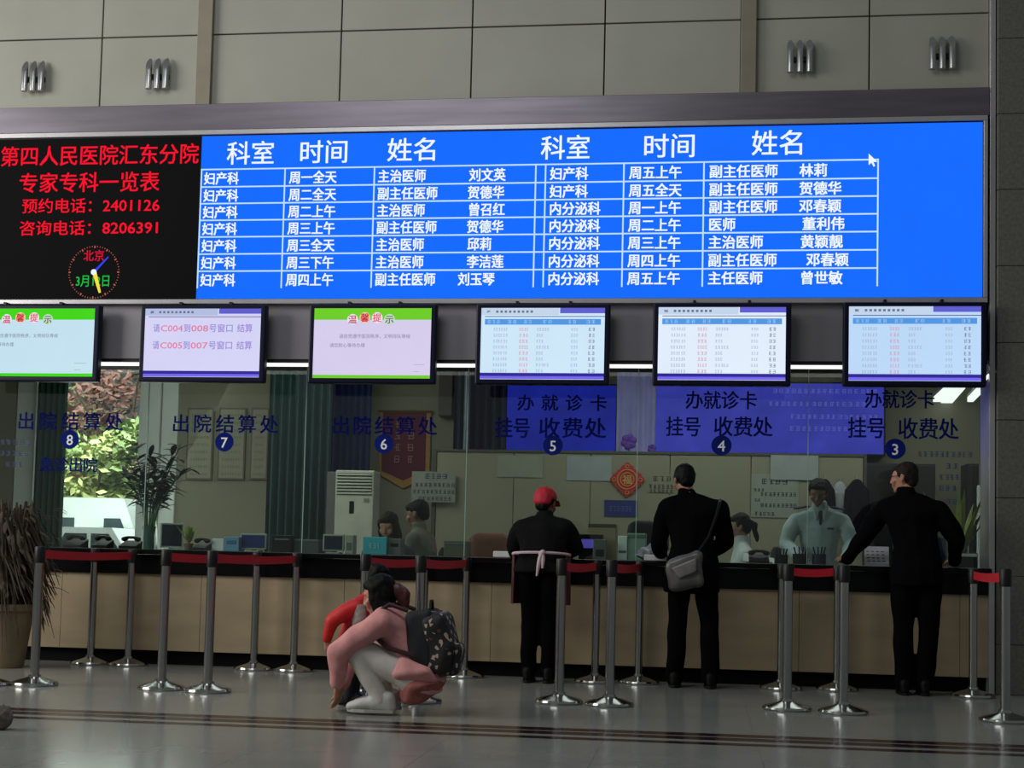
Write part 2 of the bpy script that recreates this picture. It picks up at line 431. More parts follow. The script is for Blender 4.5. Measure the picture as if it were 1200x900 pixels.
colx = [at(x, 262, TY).x for x in (234, 332, 437, 626.5, 638, 730, 824, 1028.5)]
mb = MB(); hw = .0062
for z in zl: rect(mb, colx[0], colx[-1], z-hw, z+hw, TY)
for x in colx: rect(mb, x-hw, x+hw, zend, zl[0]+hw, TY-.0005)
mb.build('table_lines', emis('led_line', (190, 226, 255), 1.0), led)
pw = at(621, 262, TY).x-at(620, 262, TY).x     # one pixel on the board
def cell(mb, s, px_left, row, cw=14.6, ch=15.0):
    z = (zl[row]+(zl[row+1] if row < 6 else zend))/2 - .003
    vs, fs = glyphs(s, .026); X = at(px_left, 262, TY).x; sc = cw*pw; h = ch*pw/.93
    mb.add([V((X+v.x*sc, TY-v.z*10, z+(v.y-.38)*h)) for v in vs], fs)
names_l = ['刘文英', '贺德华', '曾召红', '贺德华', '邱莉', '李洁莲', '刘玉琴']; nx = [548, 547, 548, 547, 548, 548, 538]
names_r = ['林莉', '贺德华', '邓春颖', '董利伟', '黄颖靓', '邓春颖', '曾世敏']; nxr = [936, 936, 936, 940, 938, 945, 938]
t_l = ['周一全天', '周二全天', '周二上午', '周三上午', '周三全天', '周三下午', '周四上午']
t_r = ['周五上午', '周五全天', '周一上午', '周二上午', '周三上午', '周四上午', '周五上午']
j_l = ['主治医师', '副主任医师', '主治医师', '副主任医师', '主治医师', '主治医师', '副主任医师']
j_r = ['副主任医师', '副主任医师', '副主任医师', '医师', '主治医师', '副主任医师', '主任医师']
for i in range(7):
    for parts in ((('妇产科', 237, 14.6), (t_l[i], 337, 14.6), (j_l[i], 441, 14.6), (names_l[i], nx[i], 14.6)), (('妇产科' if i < 2 else '内分泌科', 643, 15), (t_r[i], 736, 15.2), (j_r[i], 830, 15.6), (names_r[i], nxr[i], 15.8))):
        mb = MB()
        for q, x_, w_ in parts: cell(mb, q, x_, i, w_)
        mb.build('row_lettering', m_ledw, led)
for s, a, b, y0, y1 in [('科室', 266, 321, 166, 193), ('时间', 352, 407, 164.5, 191.5), ('姓名', 454, 510, 162, 189), ('科室', 634, 691, 159, 187), ('时间', 755, 814, 157, 185), ('姓名', 881, 940, 153, 182)]:
    mb = MB(); write(mb, s, a, b, y0, y1, TY, .010); mb.build('heading_lettering', m_ledw, led)
c0 = at(1018, 180, TY); s = .0085
MB().add([V((c0.x+a*s, TY-.001, c0.z-b*s)) for a, b in [(0, 0), (0, 11), (2.6, 8.6), (4.4, 12.5), (6, 11.7), (4.3, 8), (8, 8)]], [[0, 1, 2, 3, 4, 5, 6]]).build('mouse_pointer', m_ledw, led)
m_red = emis('led_red', (255, 22, 48), 1.0)
mb = MB()
for s, a, b, y0, y1 in [('第四人民医院汇东分院', 1, 233, 172, 195), ('专家专科一览表', 23, 187, 203, 226), ('预约电话：2401126', 26, 187, 233, 250), ('咨询电话：8206391', 23, 185, 259, 276)]:
    mb = MB(); write(mb, s, a, b, y0, y1, TY, .010); mb.build('red_lettering', m_red, led)
cc = at(110, 319, TY); cr = at(139, 319, TY).x-cc.x
dots = MB()
for k in range(60):
    a = k*math.pi/30; r0 = cr*(.98 if k % 5 else .94); r1 = cr*1.03; w = .003 if k % 5 else .006
    d = V((math.sin(a), 0, math.cos(a))); q = V((d.z, 0, -d.x))
    dots.add([cc+d*r0-q*w, cc+d*r1-q*w, cc+d*r1+q*w, cc+d*r0+q*w], [[0, 1, 2, 3]])
ck = dots.build('clock_dial', emis('led_dimred', (178, 92, 80), 1.0), led)
mb = MB(); write(mb, '北京', 98, 122, 293, 306, TY-.001, .01); mb.build('clock_city', emis('led_red2', (220, 24, 60), 1.0), ck)
mb = MB(); write(mb, '3月12日', 89, 128, 322, 336, TY-.001, .01); mb.build('clock_date', emis('led_green', (30, 190, 70), 1.0), ck)
def hand(p, q, w, nm, m):
    p, q = at(*p, TY-.002), at(*q, TY-.002); d = (q-p).normalized(); n = V((d.z, 0, -d.x))
    MB().add([p-n*w, q-n*w*.5, q+n*w*.5, p+n*w], [[0, 1, 2, 3]]).build(nm, m, ck)
hand((110, 319), (127, 301), .012, 'minute_hand', emis('led_bluehand', (50, 70, 235), 1))
hand((110, 317), (117, 343), .02, 'hour_hand', emis('led_yellow', (250, 226, 70), 1))
MB().lathe([(0, -.001), (.025, -.001), (.025, .001), (0, .001)], (cc.x, TY-.004, cc.z), 16, False, Matrix.Rotation(R(90), 3, 'X')).build('hub', m_ledw, ck)

# ================================================================== WALL LAMPS
def wall_lamp(x, y, label):
    c = at(x, y, 0); t = empty('wall_lamp', label, 'lamp', (c.x, 0, c.z-.12), group='triple tube wall lamps')
    MB().box((c.x-.09, -.036, c.z-.02), (c.x+.09, .0, c.z+.02), .004).build('backplate', m_darkm, t)
    for k in (-1, 0, 1):
        cx = c.x+k*.075; n = 16; vs = []
        for i in range(n):
            a = 2*math.pi*i/n; dx, dy = .027*math.cos(a), .027*math.sin(a)
            vs.append((cx+dx, -.055+dy, c.z-.115))
            vs.append((cx+dx, -.055+dy, c.z+.10+dy*2.2))
        fs = [[2*i, 2*((i+1) % n), 2*((i+1) % n)+1, 2*i+1] for i in range(n)]+[[2*i for i in range(n)][::-1], [2*i+1 for i in range(n)]]
        MB().add(vs, fs, True).build('tube', mat('lamp_steel', (170, 170, 172), .32, .9), t)
wall_lamp(42, 94, 'triple steel tube wall lamp at the far left above the dark screen')
wall_lamp(187, 91, 'triple steel tube wall lamp just left of the left bronze pilaster')
wall_lamp(937, 71, 'triple steel tube wall lamp just right of the right bronze pilaster')
wall_lamp(1103, 67, 'triple steel tube wall lamp nearest the granite column')

# ================================================================== TELEVISIONS
def tv(x0, x1, y0, y1, label, kind):
    Y = -.19
    a = at(x0, (y0+y1)/2, Y); b = at(x1, (y0+y1)/2, Y); zt = at((x0+x1)/2, y0, Y).z; zb = at((x0+x1)/2, y1, Y).z
    t = empty('television', label, 'television', ((a.x+b.x)/2, -.02, zb), group='televisions over the counter windows')
    X0, X1 = a.x, b.x
    MB().box((X0, -.20, zb), (X1, -.12, zt), .012).build('casing', mat('tv_bezel', (10, 9, 38), .4, spec=.2), t)
    for k in (.3, .7):
        q = X0+(X1-X0)*k; MB().box((q-.03, -.13, zb+.1), (q+.03, -.022, zt+.01)).box((q-.012, -.15, zt-.02), (q+.012, -.03, zt+.03)).build('bracket', m_darkm, t)
    w = .042; sx0, sx1, sz0, sz1 = X0+w, X1-w, zb+w, zt-w*.85
    W, H = sx1-sx0, sz1-sz0; SY = -.2015
    X = lambda u: sx0+u*W
    Z = lambda v: sz1-v*H
    def R_(m, u0, u1, v0, v1, dy=0.0): rect(m, X(u0), X(u1), Z(v1), Z(v0), SY-dy)
    def part(name, colr, rects, dy=.0006, strength=1.0):
        m = MB()
        for r in rects: R_(m, *r, dy)
        return m.build(name, emis('tv_'+'_'.join(map(str, colr)), colr, strength), t)
    if kind in ('notice', 'notice2'):
        bgc = (214, 206, 236) if kind == 'notice' else (196, 226, 240)
        part('screen', bgc, [(0, 1, 0, 1)], 0)
        gr = (112, 206, 44) if kind == 'notice' else (70, 214, 30)
        part('green_band', gr, [(0, 1, 0, .165), (0, 1, .955, 1)])
        cols = [(206, 60, 110), (196, 30, 60), (228, 90, 120), (120, 90, 130)]; disc = [(226, 236, 240), (250, 200, 170), (248, 226, 236), (190, 226, 190)]
        for i, ch in enumerate('温馨提示'):
            u = .33+i*.105; v = .16-(.025 if i in (1, 2) else 0)
            m = MB(); m.lathe([(0, -.0005), (.045, -.0005), (.045, .0005), (0, .0005)], (X(u), SY-.0014, Z(v)), 18, False, Matrix.Rotation(R(90), 3, 'X')); m.build('title_disc', emis('tvd%d' % i, disc[i]), t)
            m = MB(); writew(m, ch, X(u), Z(v), .075, SY-.0030, True, .02); m.build('title_character', emis('tvc%d' % i, cols[i]), t)
        m = MB(); writew(m, '请自觉遵守医院秩序，文明排队等候', X(.22), Z(.40), .037, SY-.001, False); m.build('notice_lettering', emis('tv_greytext', (124, 118, 150)), t)
        m = MB(); writew(m, '请您耐心等待办理', X(.14), Z(.53), .037, SY-.001, False); m.build('notice_lettering', emis('tv_greytext', (124, 118, 150)), t)
        part('footer_mark', (170, 168, 178), [(.86, .95, .80, .807), (.86, .91, .90, .907)])
    else:
        bgc = (214, 212, 246) if kind == 'queue' else {'table': (206, 232, 250), 'table2': (226, 238, 252), 'table3': (190, 218, 250)}[kind]
        part('screen', bgc, [(0, 1, 0, 1)], 0)
        part('title_bar', (178, 190, 226) if kind == 'queue' else (196, 214, 236), [(0, .63, .0, .1)])
        part('title_tab', (96, 96, 206), [(.64, 1, 0, .075)])
        part('shade_line', (70, 74, 120), [(0.03, 1, .115, .125)])
        part('logo_dot', (70, 80, 96), [(.045, .075, .035, .07)])
        m = MB(); 
        for k in range(9): rect(m, X(.12+k*.035), X(.14+k*.035), Z(.068), Z(.035), SY-.0012)
        m.build('title_lettering', emis('tv_title', (110, 116, 140)), t)
        part('bottom_bar', (52, 44, 150), [(0, 1, .91, .955)]); part('bottom_strip', (118, 104, 236), [(0, 1, .955, .995)])
        if kind == 'queue':
            for j, (n1, n2, v) in enumerate((('C004', '008', .285), ('C005', '007', .535))):
                mB = MB(); mR = mB; u = .075; sz = .074
                for s_, m_, du, mi in (('请', mB, .065, 0), (n1, mB, .2, 1), ('到', mB, .065, 0), (n2, mB, .155, 1), ('号窗口', mB, .21, 0), (' ', None, .03, 0), ('结算', mB, .14, 0)):
                    mB.cur = mi
                    if m_ is not None:
                        vs, fs = glyphs(s_, .012); mn = min(q.x for q in vs); mx = max(q.x for q in vs)
                        sc = (du-.008)*W/(mx-mn); m_.add([V((X(u)+(q.x-mn)*sc, SY-.0012-q.z*10, Z(v)+(q.y-.38)*sz)) for q in vs], fs)
                    u += du
                mB.build('queue_lettering', [emis('tv_qb', (150, 140, 214)), emis('tv_qr', (226, 130, 168))], t)
        else:
            part('table_header', (84, 152, 226), [(.03, .97, .155, .235)])
            hd = MB(); rm = [emis('tv_row', (160, 178, 200)), emis('tv_rowred', (216, 150, 168)), emis('tv_rowdark', (112, 124, 150))]
            for i in range(8):
                v = .3+i*.083; g = MB()
                scribble(g, X(.1), X(.22), Z(v), .026, SY-.001, 6, i)
                scribble(g, X(.45), X(.45+(.11 if i % 3 == 0 else .06)), Z(v), .026, SY-.001, 5 if i % 3 == 0 else 3, i+20)
                scribble(g, X(.73), X(.79), Z(v), .024, SY-.001, 3, i+30); g.cur = 1
                scribble(g, X(.31), X(.39), Z(v), .028, SY-.001, 3 if i % 3 else 4, i+9); g.cur = 2
                scribble(g, X(.87), X(.93), Z(v), .03, SY-.001, 2, i+40)
                g.build('row_lettering', rm, t)
            for u0, u1, n in ((.05, .16, 3), (.21, .3, 2), (.34, .42, 2), (.5, .58, 2), (.7, .78, 2), (.85, .93, 2)): scribble(hd, X(u0), X(u1), Z(.195), .03, SY-.001, n, int(u0*100))
            hd.build('header_lettering', emis('tv_hd', (150, 196, 244)), t)
    return t
tv(-48, 116, 357, 447, 'leftmost television with a green topped notice, cut by the picture edge', 'notice2')
tv(164, 311, 357, 448, 'television calling two queue numbers in red and lilac over window seven', 'queue')
tv(362, 511, 356.5, 449.5, 'television with a green topped white notice over window six', 'notice')
tv(557.5, 714.5, 356, 451, 'television with a light blue table over window five', 'table')
tv(765, 927, 355, 452, 'television with a pale table over window four', 'table2')
tv(988, 1156, 354, 453, 'television with a light blue table beside the granite column over window three', 'table3')

# light strip under the header
strip = empty('light_strip', 'thin bright white light strip along the underside of the header', 'lamp', (-3.4, .0, 2.51))
MB().box((-9, -.008, 2.535), (2.15, .05, 2.559)).build('batten', m_darkm, strip)
MB().tube([(-9, .012, 2.518), (2.15, .012, 2.518)], .015, 8).build('tube', emis('strip_white', (252, 252, 246), 1.25), strip)
p_ = at(1163, 440, -.01)
MB().prism([(2.155, p_.z-.02), (2.20, p_.z+.03), (2.235, p_.z+.035), (2.16, p_.z-.05)], -.02, .0).build('end_lamp', emis('strip_white', (252, 252, 246), 1.25), strip)

# ================================================================== GLASS PANES WITH LETTERING
GY = .25
jx = [at(x, 520, GY).x for x in (-22, 172, 357.5, 547, 747, 947)]+[2.18]
def disc(mb, c, r, Y, n=28):
    mb.add([(c.x+r*math.cos(2*math.pi*k/n), Y, c.z+r*math.sin(2*math.pi*k/n)) for k in range(n)], [list(range(n))])
PT = ['8', '7', '6', '5', '4', '3']
DC = [(82, 515), (263, 518), (450, 520), (648, 522), (845.5, 522), (1049, 526)]
TX = {'8': [('出院结算处', 20, 145, 482, 504), ('急诊出院', 46, 115, 535, 553)], '7': [('出院结算处', 201, 327, 485, 507)], '6': [('出院结算处', 388, 513, 487, 509)],
      '5': [('办就诊卡', 606, 712, 462, 481), ('挂号', 580, 622, 489, 513), ('收费处', 631, 711, 489, 513)],
      '4': [('办就诊卡', 803, 888, 458, 479), ('挂号', 780, 822, 488, 511), ('收费处', 836, 906, 488, 511)],
      '3': [('办就诊卡', 1013, 1096, 457, 478), ('挂号', 993, 1038, 489, 513), ('收费处', 1052, 1124, 490, 514)]}
for i, n in enumerate(PT):
    w = MB().box((jx[i]+.003, GY, .958), (jx[i+1]-.003, GY+.012, 2.56)).build('window_%d' % (i+2), m_glass)
    struct(w, 'glass pane over the counter with blue lettering and number %s' % n)
    if i < 5: MB().box((jx[i+1]-.0028, GY-.001, .958), (jx[i+1]+.0028, GY+.013, 2.56)).build('edge', mat('glass_edge', (150, 180, 170), .3), w)
    mb = MB()
    for s_, a, b, y0, y1 in TX[n]:
        dx = (at(b, 500, GY).x-at(a, 500, GY).x)/len(s_); X0 = at(a, (y0+y1)/2, GY); z = X0.z
        hgt = (y1-y0)*.0070/.93
        for k, ch in enumerate(s_):
            cw = min(hgt*1.02, dx*1.02); writew(mb, ch, X0.x+cw*.5+k*(len(s_)*dx-cw)/(len(s_)-1), z, hgt, GY-.0015, True, .016, cw/hgt)
    mb.build('lettering', m_blueletter, w)
    c = at(*DC[i], GY); mb = MB(); disc(mb, c, .082, GY-.002); d = mb.build('number_disc', mat('disc_blue', (14, 30, 112), .8, spec=.08), w)
    mb = MB(); writew(mb, n, c.x, c.z+.0, .125, GY-.0035, True, .01); mb.build('number', m_whiteletter, d)
    if n in '83':
        mb = MB()
        L_ = [(0, 36, 518), (0, 36, 531), (6, 28, 544)] if n == '8' else [(1075, 1140, 532), (1108, 1124, 546), (1100, 1126, 559), (1100, 1122, 572), (1108, 1122, 588)]
        for k, (a, b, y) in enumerate(L_):
            A, B = at(a, y, GY), at(b, y, GY); scribble(mb, A.x, B.x, A.z, .045, GY-.0015, max(2, int((b-a)/6.5)), k)
        mb.build('small_lettering', mat('vinyl_soft', (40, 56, 110), .5), w)

# ================================================================== OFFICE BACK: partition, painted LED reflections, curtains
PY = 3.2
prt = empty('office_partition', 'low cream office partition behind windows three to five', 'partition', (at(760, 600, PY).x, PY, 0))
ptop = 2.055; pxs = [at(x, 560, PY).x for x in (511, 602, 692, 785, 880, 1012)]
mb = MB()
for a, b in zip(pxs[:-1], pxs[1:]): MB().box((a+.004, PY, .02), (b-.004, PY+.05, ptop), .004, seg=1).build('panel', m_part, prt)
MB().box((pxs[0]-.01, PY-.01, ptop), (pxs[-1]+.01, PY+.06, ptop+.03), .004).build('top_rail', mat('rail_dark', (72, 72, 64), .5), prt)
MB().box((pxs[0]-.04, PY-.01, 0), (pxs[0], PY+.06, ptop+.03)).box((pxs[-1], PY-.01, 0), (pxs[-1]+.03, PY+.06, ptop+.03)).build('post', mat('rail_dark', (72, 72, 64), .5), prt)

def led_reflection(x0, x1, y0, y1, Y, rgb, label, texts=()):  # glowing panel imitating an LED board reflected in the counter glass
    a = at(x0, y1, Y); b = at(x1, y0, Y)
    t = empty('led_reflection_panel', label, 'sign', ((a.x+b.x)/2, Y, a.z), group='blue painted LED reflections in the office')
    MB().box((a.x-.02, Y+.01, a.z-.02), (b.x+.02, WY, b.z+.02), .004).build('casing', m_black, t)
    MB().box((a.x, Y, a.z), (b.x, Y+.009, b.z)).build('face', emis('led_reflection_%d_%d_%d' % rgb, rgb, 1.0, .4), t)
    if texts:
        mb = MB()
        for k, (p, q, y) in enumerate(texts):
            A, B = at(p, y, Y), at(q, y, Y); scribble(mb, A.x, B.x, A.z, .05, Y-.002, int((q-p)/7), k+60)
        mb.build('reflected_lettering', emis('led_reflection_text', (92, 92, 186), 1), t)
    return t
led_reflection(593, 722, 452, 531, 4.1, (27, 36, 140), 'deep blue glowing panel painting an LED reflection behind window five')
led_reflection(768, 1036, 450, 529, 4.1, (58, 60, 164), 'wide violet blue glowing panel painting an LED reflection behind window four', [(905, 1030, 458), (900, 1030, 473), (925, 1030, 488), (925, 1030, 502)])
def curtain(x0, x1, y0, Y, m, label, zb=.002, folds=7, amp=.05, grp=None):
    a = at(x0, 520, Y).x; b = at(x1, 520, Y).x; zt = at((x0+x1)/2, y0, Y).z
    n = folds*10; mb = MB(); vs = []; fs = []
    for i in range(n+1):
        u = i/n; x = a+(b-a)*u; s_ = amp*math.sin(u*folds*2*math.pi)
        for z, k in ((zb, 1.1), ((zb+zt)/2, 1.0), (zt, .7)):
            vs.append((x, Y+s_*k, z)); vs.append((x, Y+s_*k+.006, z))
    for i in range(n):
        for j in range(2):
            p = i*6+j*2; q = p+6
            fs += [[p, q, q+2, p+2], [p+1, p+3, q+3, q+1]]
        p = i*6; q = p+6; fs += [[p, p+1, q+1, q], [p+4, q+4, q+5, p+5]]
    fs += [[0, 2, 3, 1], [2, 4, 5, 3]]; e = n*6; fs += [[e, e+1, e+3, e+2], [e+2, e+3, e+5, e+4]]
    mb.add(vs, fs, True); t = empty('curtain', label, 'curtain', ((a+b)/2, Y, zb), group=grp)
    mb.build('drape', m, t)
    MB().tube([(a-.05, Y+.003, zt+.005), (b+.05, Y+.003, zt+.005)], .014).build('rail', m_darkm, t)
    return t
m_cg = mat('curtain_green', (34, 66, 56), .8, 0, .15, 4); m_cdg = mat('curtain_deepgreen', (34, 62, 62), .8, 0, .15, 4); m_cb = mat('curtain_blue', (24, 38, 88), .8, 0, .15, 4); m_cn = mat('curtain_navy', (26, 30, 62), .8, 0, .15, 4)
curtain(42, 77, 415, 4.2, m_cg, 'dark green curtain beside the office window behind window eight', folds=5, grp='dark office curtains')
curtain(314, 388, 415, 3.4, m_cdg, 'dark green curtain behind the join of windows six and seven', folds=8, grp='dark office curtains')
curtain(386, 434, 415, 3.9, m_cb, 'dark blue curtain behind the white cooling unit', folds=6, grp='dark office curtains')
curtain(531, 592, 425, 3.95, m_cn, 'navy curtain left of the deep blue LED reflection panel', folds=6, grp='dark office curtains')
curtain(722, 768, 430, 3.95, mat('curtain_led_tinted', (168, 166, 226), .8, 0, .1, 4), 'pale curtain tinted lilac by painted LED reflection between the two blue panels', folds=4, amp=.03)  # violet of the LED reflection is put into the pale curtain's colour
# grey box on the wall and steel pipe
a = at(513, 487, 4.2); b = at(531, 432, 4.2)
MB().box((a.x, 4.2, a.z), (b.x, 4.38, b.z), .01).box((a.x-.01, 4.36, a.z), (b.x+.01, 4.4, b.z)).build('wall_speaker', mat('taupe_box', (84, 76, 72), .7))
o = bpy.data.objects['wall_speaker']; tag(o, 'taupe box mounted high on the office wall left of the navy curtain', 'box')
a = at(546, 530, 3.8)
MB().tube([(a.x, 3.8, 0), (a.x, 3.8, 3.3)], .035, 16).box((a.x-.06, 3.74, 0), (a.x+.06, 3.86, .03), .005).build('steel_pipe', mat('grey_pipe', (98, 104, 116), .4, .3))
tag(bpy.data.objects['steel_pipe'], 'grey vertical pipe standing in front of the navy curtain', 'pipe')

# pennant
def pennant():
    Y = 4.36; t = empty('pennant', 'crimson hanging pennant with gold fringe on the office wall', 'pennant', (at(475, 525, Y).x, Y, at(475, 570, Y).z))
    a = at(449, 483, Y); b = at(500, 483, Y); zs_ = at(475, 552, Y).z; zp = at(475, 563, Y).z; zt = a.z; mx_ = (a.x+b.x)/2
    MB().prism([(a.x-.03, zt), (b.x+.05, zt), (b.x+.05, zs_-.04), (mx_, zp-.09), (a.x-.03, zs_-.04)], Y+.004, Y+.012).build('fringe', mat('gold_fringe', (168, 120, 58), .7, 0, .2, 60), t)
    MB().prism([(a.x, zt), (b.x, zt), (b.x, zs_), (mx_, zp), (a.x, zs_)], Y-.004, Y+.004).build('banner', mat('crimson_velvet', (92, 14, 44), .8, 0, .12, 10), t)
    MB().tube([(a.x-.06, Y-.004, zt+.01), (b.x+.07, Y-.004, zt+.01)], .014).build('rod', mat('rod_brass', (120, 80, 40), .4, .4), t)
    mb = MB()
    for c_ in (0, 1):
        for r_ in range(4):
            X = a.x+(b.x-a.x)*(.36+.3*c_); Z = zt-(zt-zs_)*(.2+r_*.2); scribble(mb, X-.045, X+.045, Z, .085, Y-.006, 1, c_*7+r_)
    mb.build('gold_lettering', mat('gold_print', (150, 110, 100), .6), t)
pennant()
# notice frames on the wall behind window seven
for i, (a, b) in enumerate(((217, 251), (254, 289), (292, 316))):
    Y = 4.37; A = at(a, 562, Y); B = at(b, 478, Y)
    t = empty('wall_notice', ['cream framed wall notice nearest the white window frame', 'cream framed wall notice between two others behind window seven', 'narrow cream wall notice nearest the green curtain'][i], 'notice', ((A.x+B.x)/2, Y, A.z), group='framed notices behind window seven')
    MB().box((A.x, Y, A.z), (B.x, Y+.03, B.z), .004).build('frame', mat('notice_frame', (96, 92, 78), .6), t)
    MB().box((A.x+.02, Y-.003, A.z+.02), (B.x-.02, Y, B.z-.02)).build('sheet', mat('notice_sheet', (140, 138, 120), .7), t)
    mb = MB()
    for k in range(9): scribble(mb, A.x+.05, B.x-.05, B.z-.09-k*.085, .03, Y-.005, 7, k+i*10)
    mb.build('lettering', mat('notice_print', (104, 102, 94), .7), t)
# flat things on the partition
def sheet(name, label, cat, x0, x1, y0, y1, m, texts=None, tm=None, grp=None, Y=PY-.004):
    A = at(x0, y1, Y); B = at(x1, y0, Y); t = empty(name, label, cat, ((A.x+B.x)/2, Y, A.z), group=grp)
    MB().box((A.x, Y-.004, A.z), (B.x, Y, B.z)).build('sheet', m, t)
    if texts:
        mb = MB()
        for k, (a, b, y, h, n) in enumerate(texts):
            P, Q = at(a, y, Y), at(b, y, Y); scribble(mb, P.x, Q.x, P.z, h, Y-.006, n, k+5)
        mb.build('lettering', tm, t)
    return t
m_pale = mat('pale_notice', (160, 164, 156), .7)
sheet('paper_notice', 'pale grey sheet taped to the partition left of the capped man', 'notice', 583, 636, 534, 559, mat('sheet_green', (140, 142, 128), .7))
sheet('paper_notice', 'pale blue sheet taped to the partition right of the capped man', 'notice', 664, 717, 535, 563, mat('sheet_blue', (146, 152, 156), .7))
sheet('paper_notice', 'white sheet taped to the partition above the standing clerk', 'notice', 903, 959, 534, 562, mat('sheet_white', (150, 154, 156), .7), Y=PY-.016)
m_ink = mat('navy_ink', (36, 44, 84), .7)
sheet('wall_rules', 'pale rules board with blue print beside the standing clerk', 'notice', 880, 936, 556, 606, mat('rules_sheet', (140, 144, 134), .7), [(892, 924, 564, .06, 4), (883, 896, 574, .03, 3), (891, 934, 579, .04, 9), (884, 892, 586, .03, 2), (891, 934, 592, .04, 9), (884, 908, 602, .04, 5)], m_ink)
sheet('wall_rules', 'two row black print notice left of the black coated man', 'notice', 759, 790, 556, 577, m_part, [(765, 788, 561, .055, 3), (760, 790, 570, .045, 6), (761, 789, 575, .03, 6)], mat('dark_ink', (40, 40, 44), .7))
sheet('wall_rules', 'pale blue printed notice right of the crimson pennant', 'notice', 482, 534, 553, 588, mat('rules_grey', (132, 134, 126), .7), [(498, 525, 558, .055, 4), (486, 534, 568, .04, 9), (484, 534, 576, .04, 10), (490, 530, 584, .04, 8)], m_ink, Y=PY-.05)
sheet('sign_plate', 'small blue plate sign under the red knot ornament', 'sign', 708, 747, 586.5, 605, mat('plate_blue', (36, 44, 112), .5), [(714, 741, 596, .06, 6)], mat('plate_print', (84, 92, 150), .5))
def knot():
    Y = PY-.012; c = at(735, 562, Y); t = empty('red_knot_ornament', 'red diamond shaped festival ornament with gold centre on the partition', 'ornament', (c.x, Y, c.z-.2))
    n = 64; pts = []
    for k in range(n):
        a = 2*math.pi*k/n; d = 1/(abs(math.cos(a))+abs(math.sin(a)))*.19; d = min(d, .172)+.007*math.cos(k*math.pi/2); pts.append((c.x+d*math.cos(a), c.z+d*math.sin(a)))
    MB().prism(pts, Y-.008, Y+.008).build('diamond', mat('festival_red', (172, 40, 36), .6, 0, .15, 30), t)
    mb = MB()
    for r0 in (.068, .1): mb.tube([(c.x+r0*math.cos(2*math.pi*k/32), Y-.01, c.z+r0*math.sin(2*math.pi*k/32)) for k in range(33)], .006, 6)
    for k in range(4):
        a = k*math.pi/2; mb.tube([(c.x+.135*math.cos(a)+.018*math.cos(q*.785), Y-.01, c.z+.135*math.sin(a)+.018*math.sin(q*.785)) for q in range(9)], .005, 6)
    mb.build('gold_ring', mat('festival_gold', (200, 130, 70), .5, 0, .15, 20), t)
    mb = MB(); writew(mb, '福', c.x, c.z, .1, Y-.012, True, .02); mb.build('character', mat('festival_gold2', (206, 160, 90), .5), t)
knot()
def flower(x, y, r, label):
    Y = PY+.02; c = at(x, y, Y); t = empty('purple_flower', label, 'flower', (c.x, Y, ptop+.03), group='purple flowers on the partition')
    MB().tube([(c.x, Y, ptop+.028), (c.x+.01, Y, c.z)], .006, 6).build('stem', mat('stem_green', (60, 90, 50), .6), t)
    mb = MB()
    for k in range(6):
        a = k*math.pi/3+.3; mb.hull([(V((c.x+math.cos(a)*r*.55, Y-.02, c.z+math.sin(a)*r*.55)), (r*.42, .012, r*.42)), (V((c.x, Y-.01, c.z)), .012)])
    mb.build('petals', mat('petal_purple', (84, 40, 150), .6, 0, .2, 20), t)
flower(737, 518, .09, 'larger purple flower standing on the partition by the pale curtain')
flower(764, 526, .05, 'smaller purple flower standing on the partition by the pale curtain')

# cabinets, coats, light fittings
def cabinet(x0, x1, y0, Y, d, label):
    a = at(x0, 600, Y).x; b = at(x1, 600, Y).x; zt = at((x0+x1)/2, y0, Y).z
    t = empty('cabinet', label, 'cabinet', ((a+b)/2, Y, 0)); mc = mat('cabinet_dark', (30, 31, 36), .45)
    MB().box((a, Y, 0), (b, Y+d, zt), .006).build('body', mc, t)
    m_ = (a+b)/2
    for p, q in ((a+.01, m_-.004), (m_+.004, b-.01)):
        dd = MB().box((p, Y-.018, .08), (q, Y, zt-.02), .004).build('door', mc, t)
        hx = q-.05 if q < b-.02 else p+.05
        MB().tube([(hx, Y-.035, zt*.55), (hx, Y-.035, zt*.62)], .008).tube([(hx, Y-.018, zt*.56), (hx, Y-.036, zt*.56)], .006).tube([(hx, Y-.018, zt*.61), (hx, Y-.036, zt*.61)], .006).build('handle', m_silver, dd)
    return zt
cabinet(1010, 1096, 543, 3.6, .5, 'tall dark cabinet behind the man in the dark suit')
cabinet(1134, 1147, 543, 3.3, .4, 'narrow dark cabinet at the right end behind the green plant')
def coat(x, y0, y1, w, m, label, Y=3.12):
    c = at(x, (y0+y1)/2, Y); zt = at(x, y0, Y).z; zb = at(x, y1, Y).z
    t = empty('hanging_coat', label, 'coat', (c.x, Y, zb), group='coats hung on the partition')
    mb = MB().hull([(V((c.x, Y, zt-.05)), (.05, .03, .04)), (V((c.x-w*.4, Y, zt-.14)), (.05, .04, .05)), (V((c.x+w*.4, Y, zt-.14)), (.05, .04, .05)), (V((c.x, Y, zb+.06)), (w*.5, .045, .06))])
    for s_ in (-1, 1): mb.hull([(V((c.x+s_*w*.42, Y, zt-.14)), .05), (V((c.x+s_*w*.55, Y-.01, zb+.2)), .04)])
    mb.build('garment', m, t)
    MB().tube([(c.x, Y+.08, zt+.02), (c.x, Y, zt+.03), (c.x, Y, zt-.05)], .006, 6).build('hook', m_silver, t)
coat(966, 560, 616, .13, mat('coat_black', (20, 20, 26), .9, spec=.1), 'narrow black coat hung on the partition nearest the standing clerk', 3.07)
coat(984, 563, 606, .10, mat('coat_white', (150, 152, 158), .8), 'white coat hung between two black coats', 3.12)
coat(1004, 560, 628, .17, mat('coat_black', (20, 20, 26), .9), 'long black coat hung nearest the tall dark cabinet', 3.07)
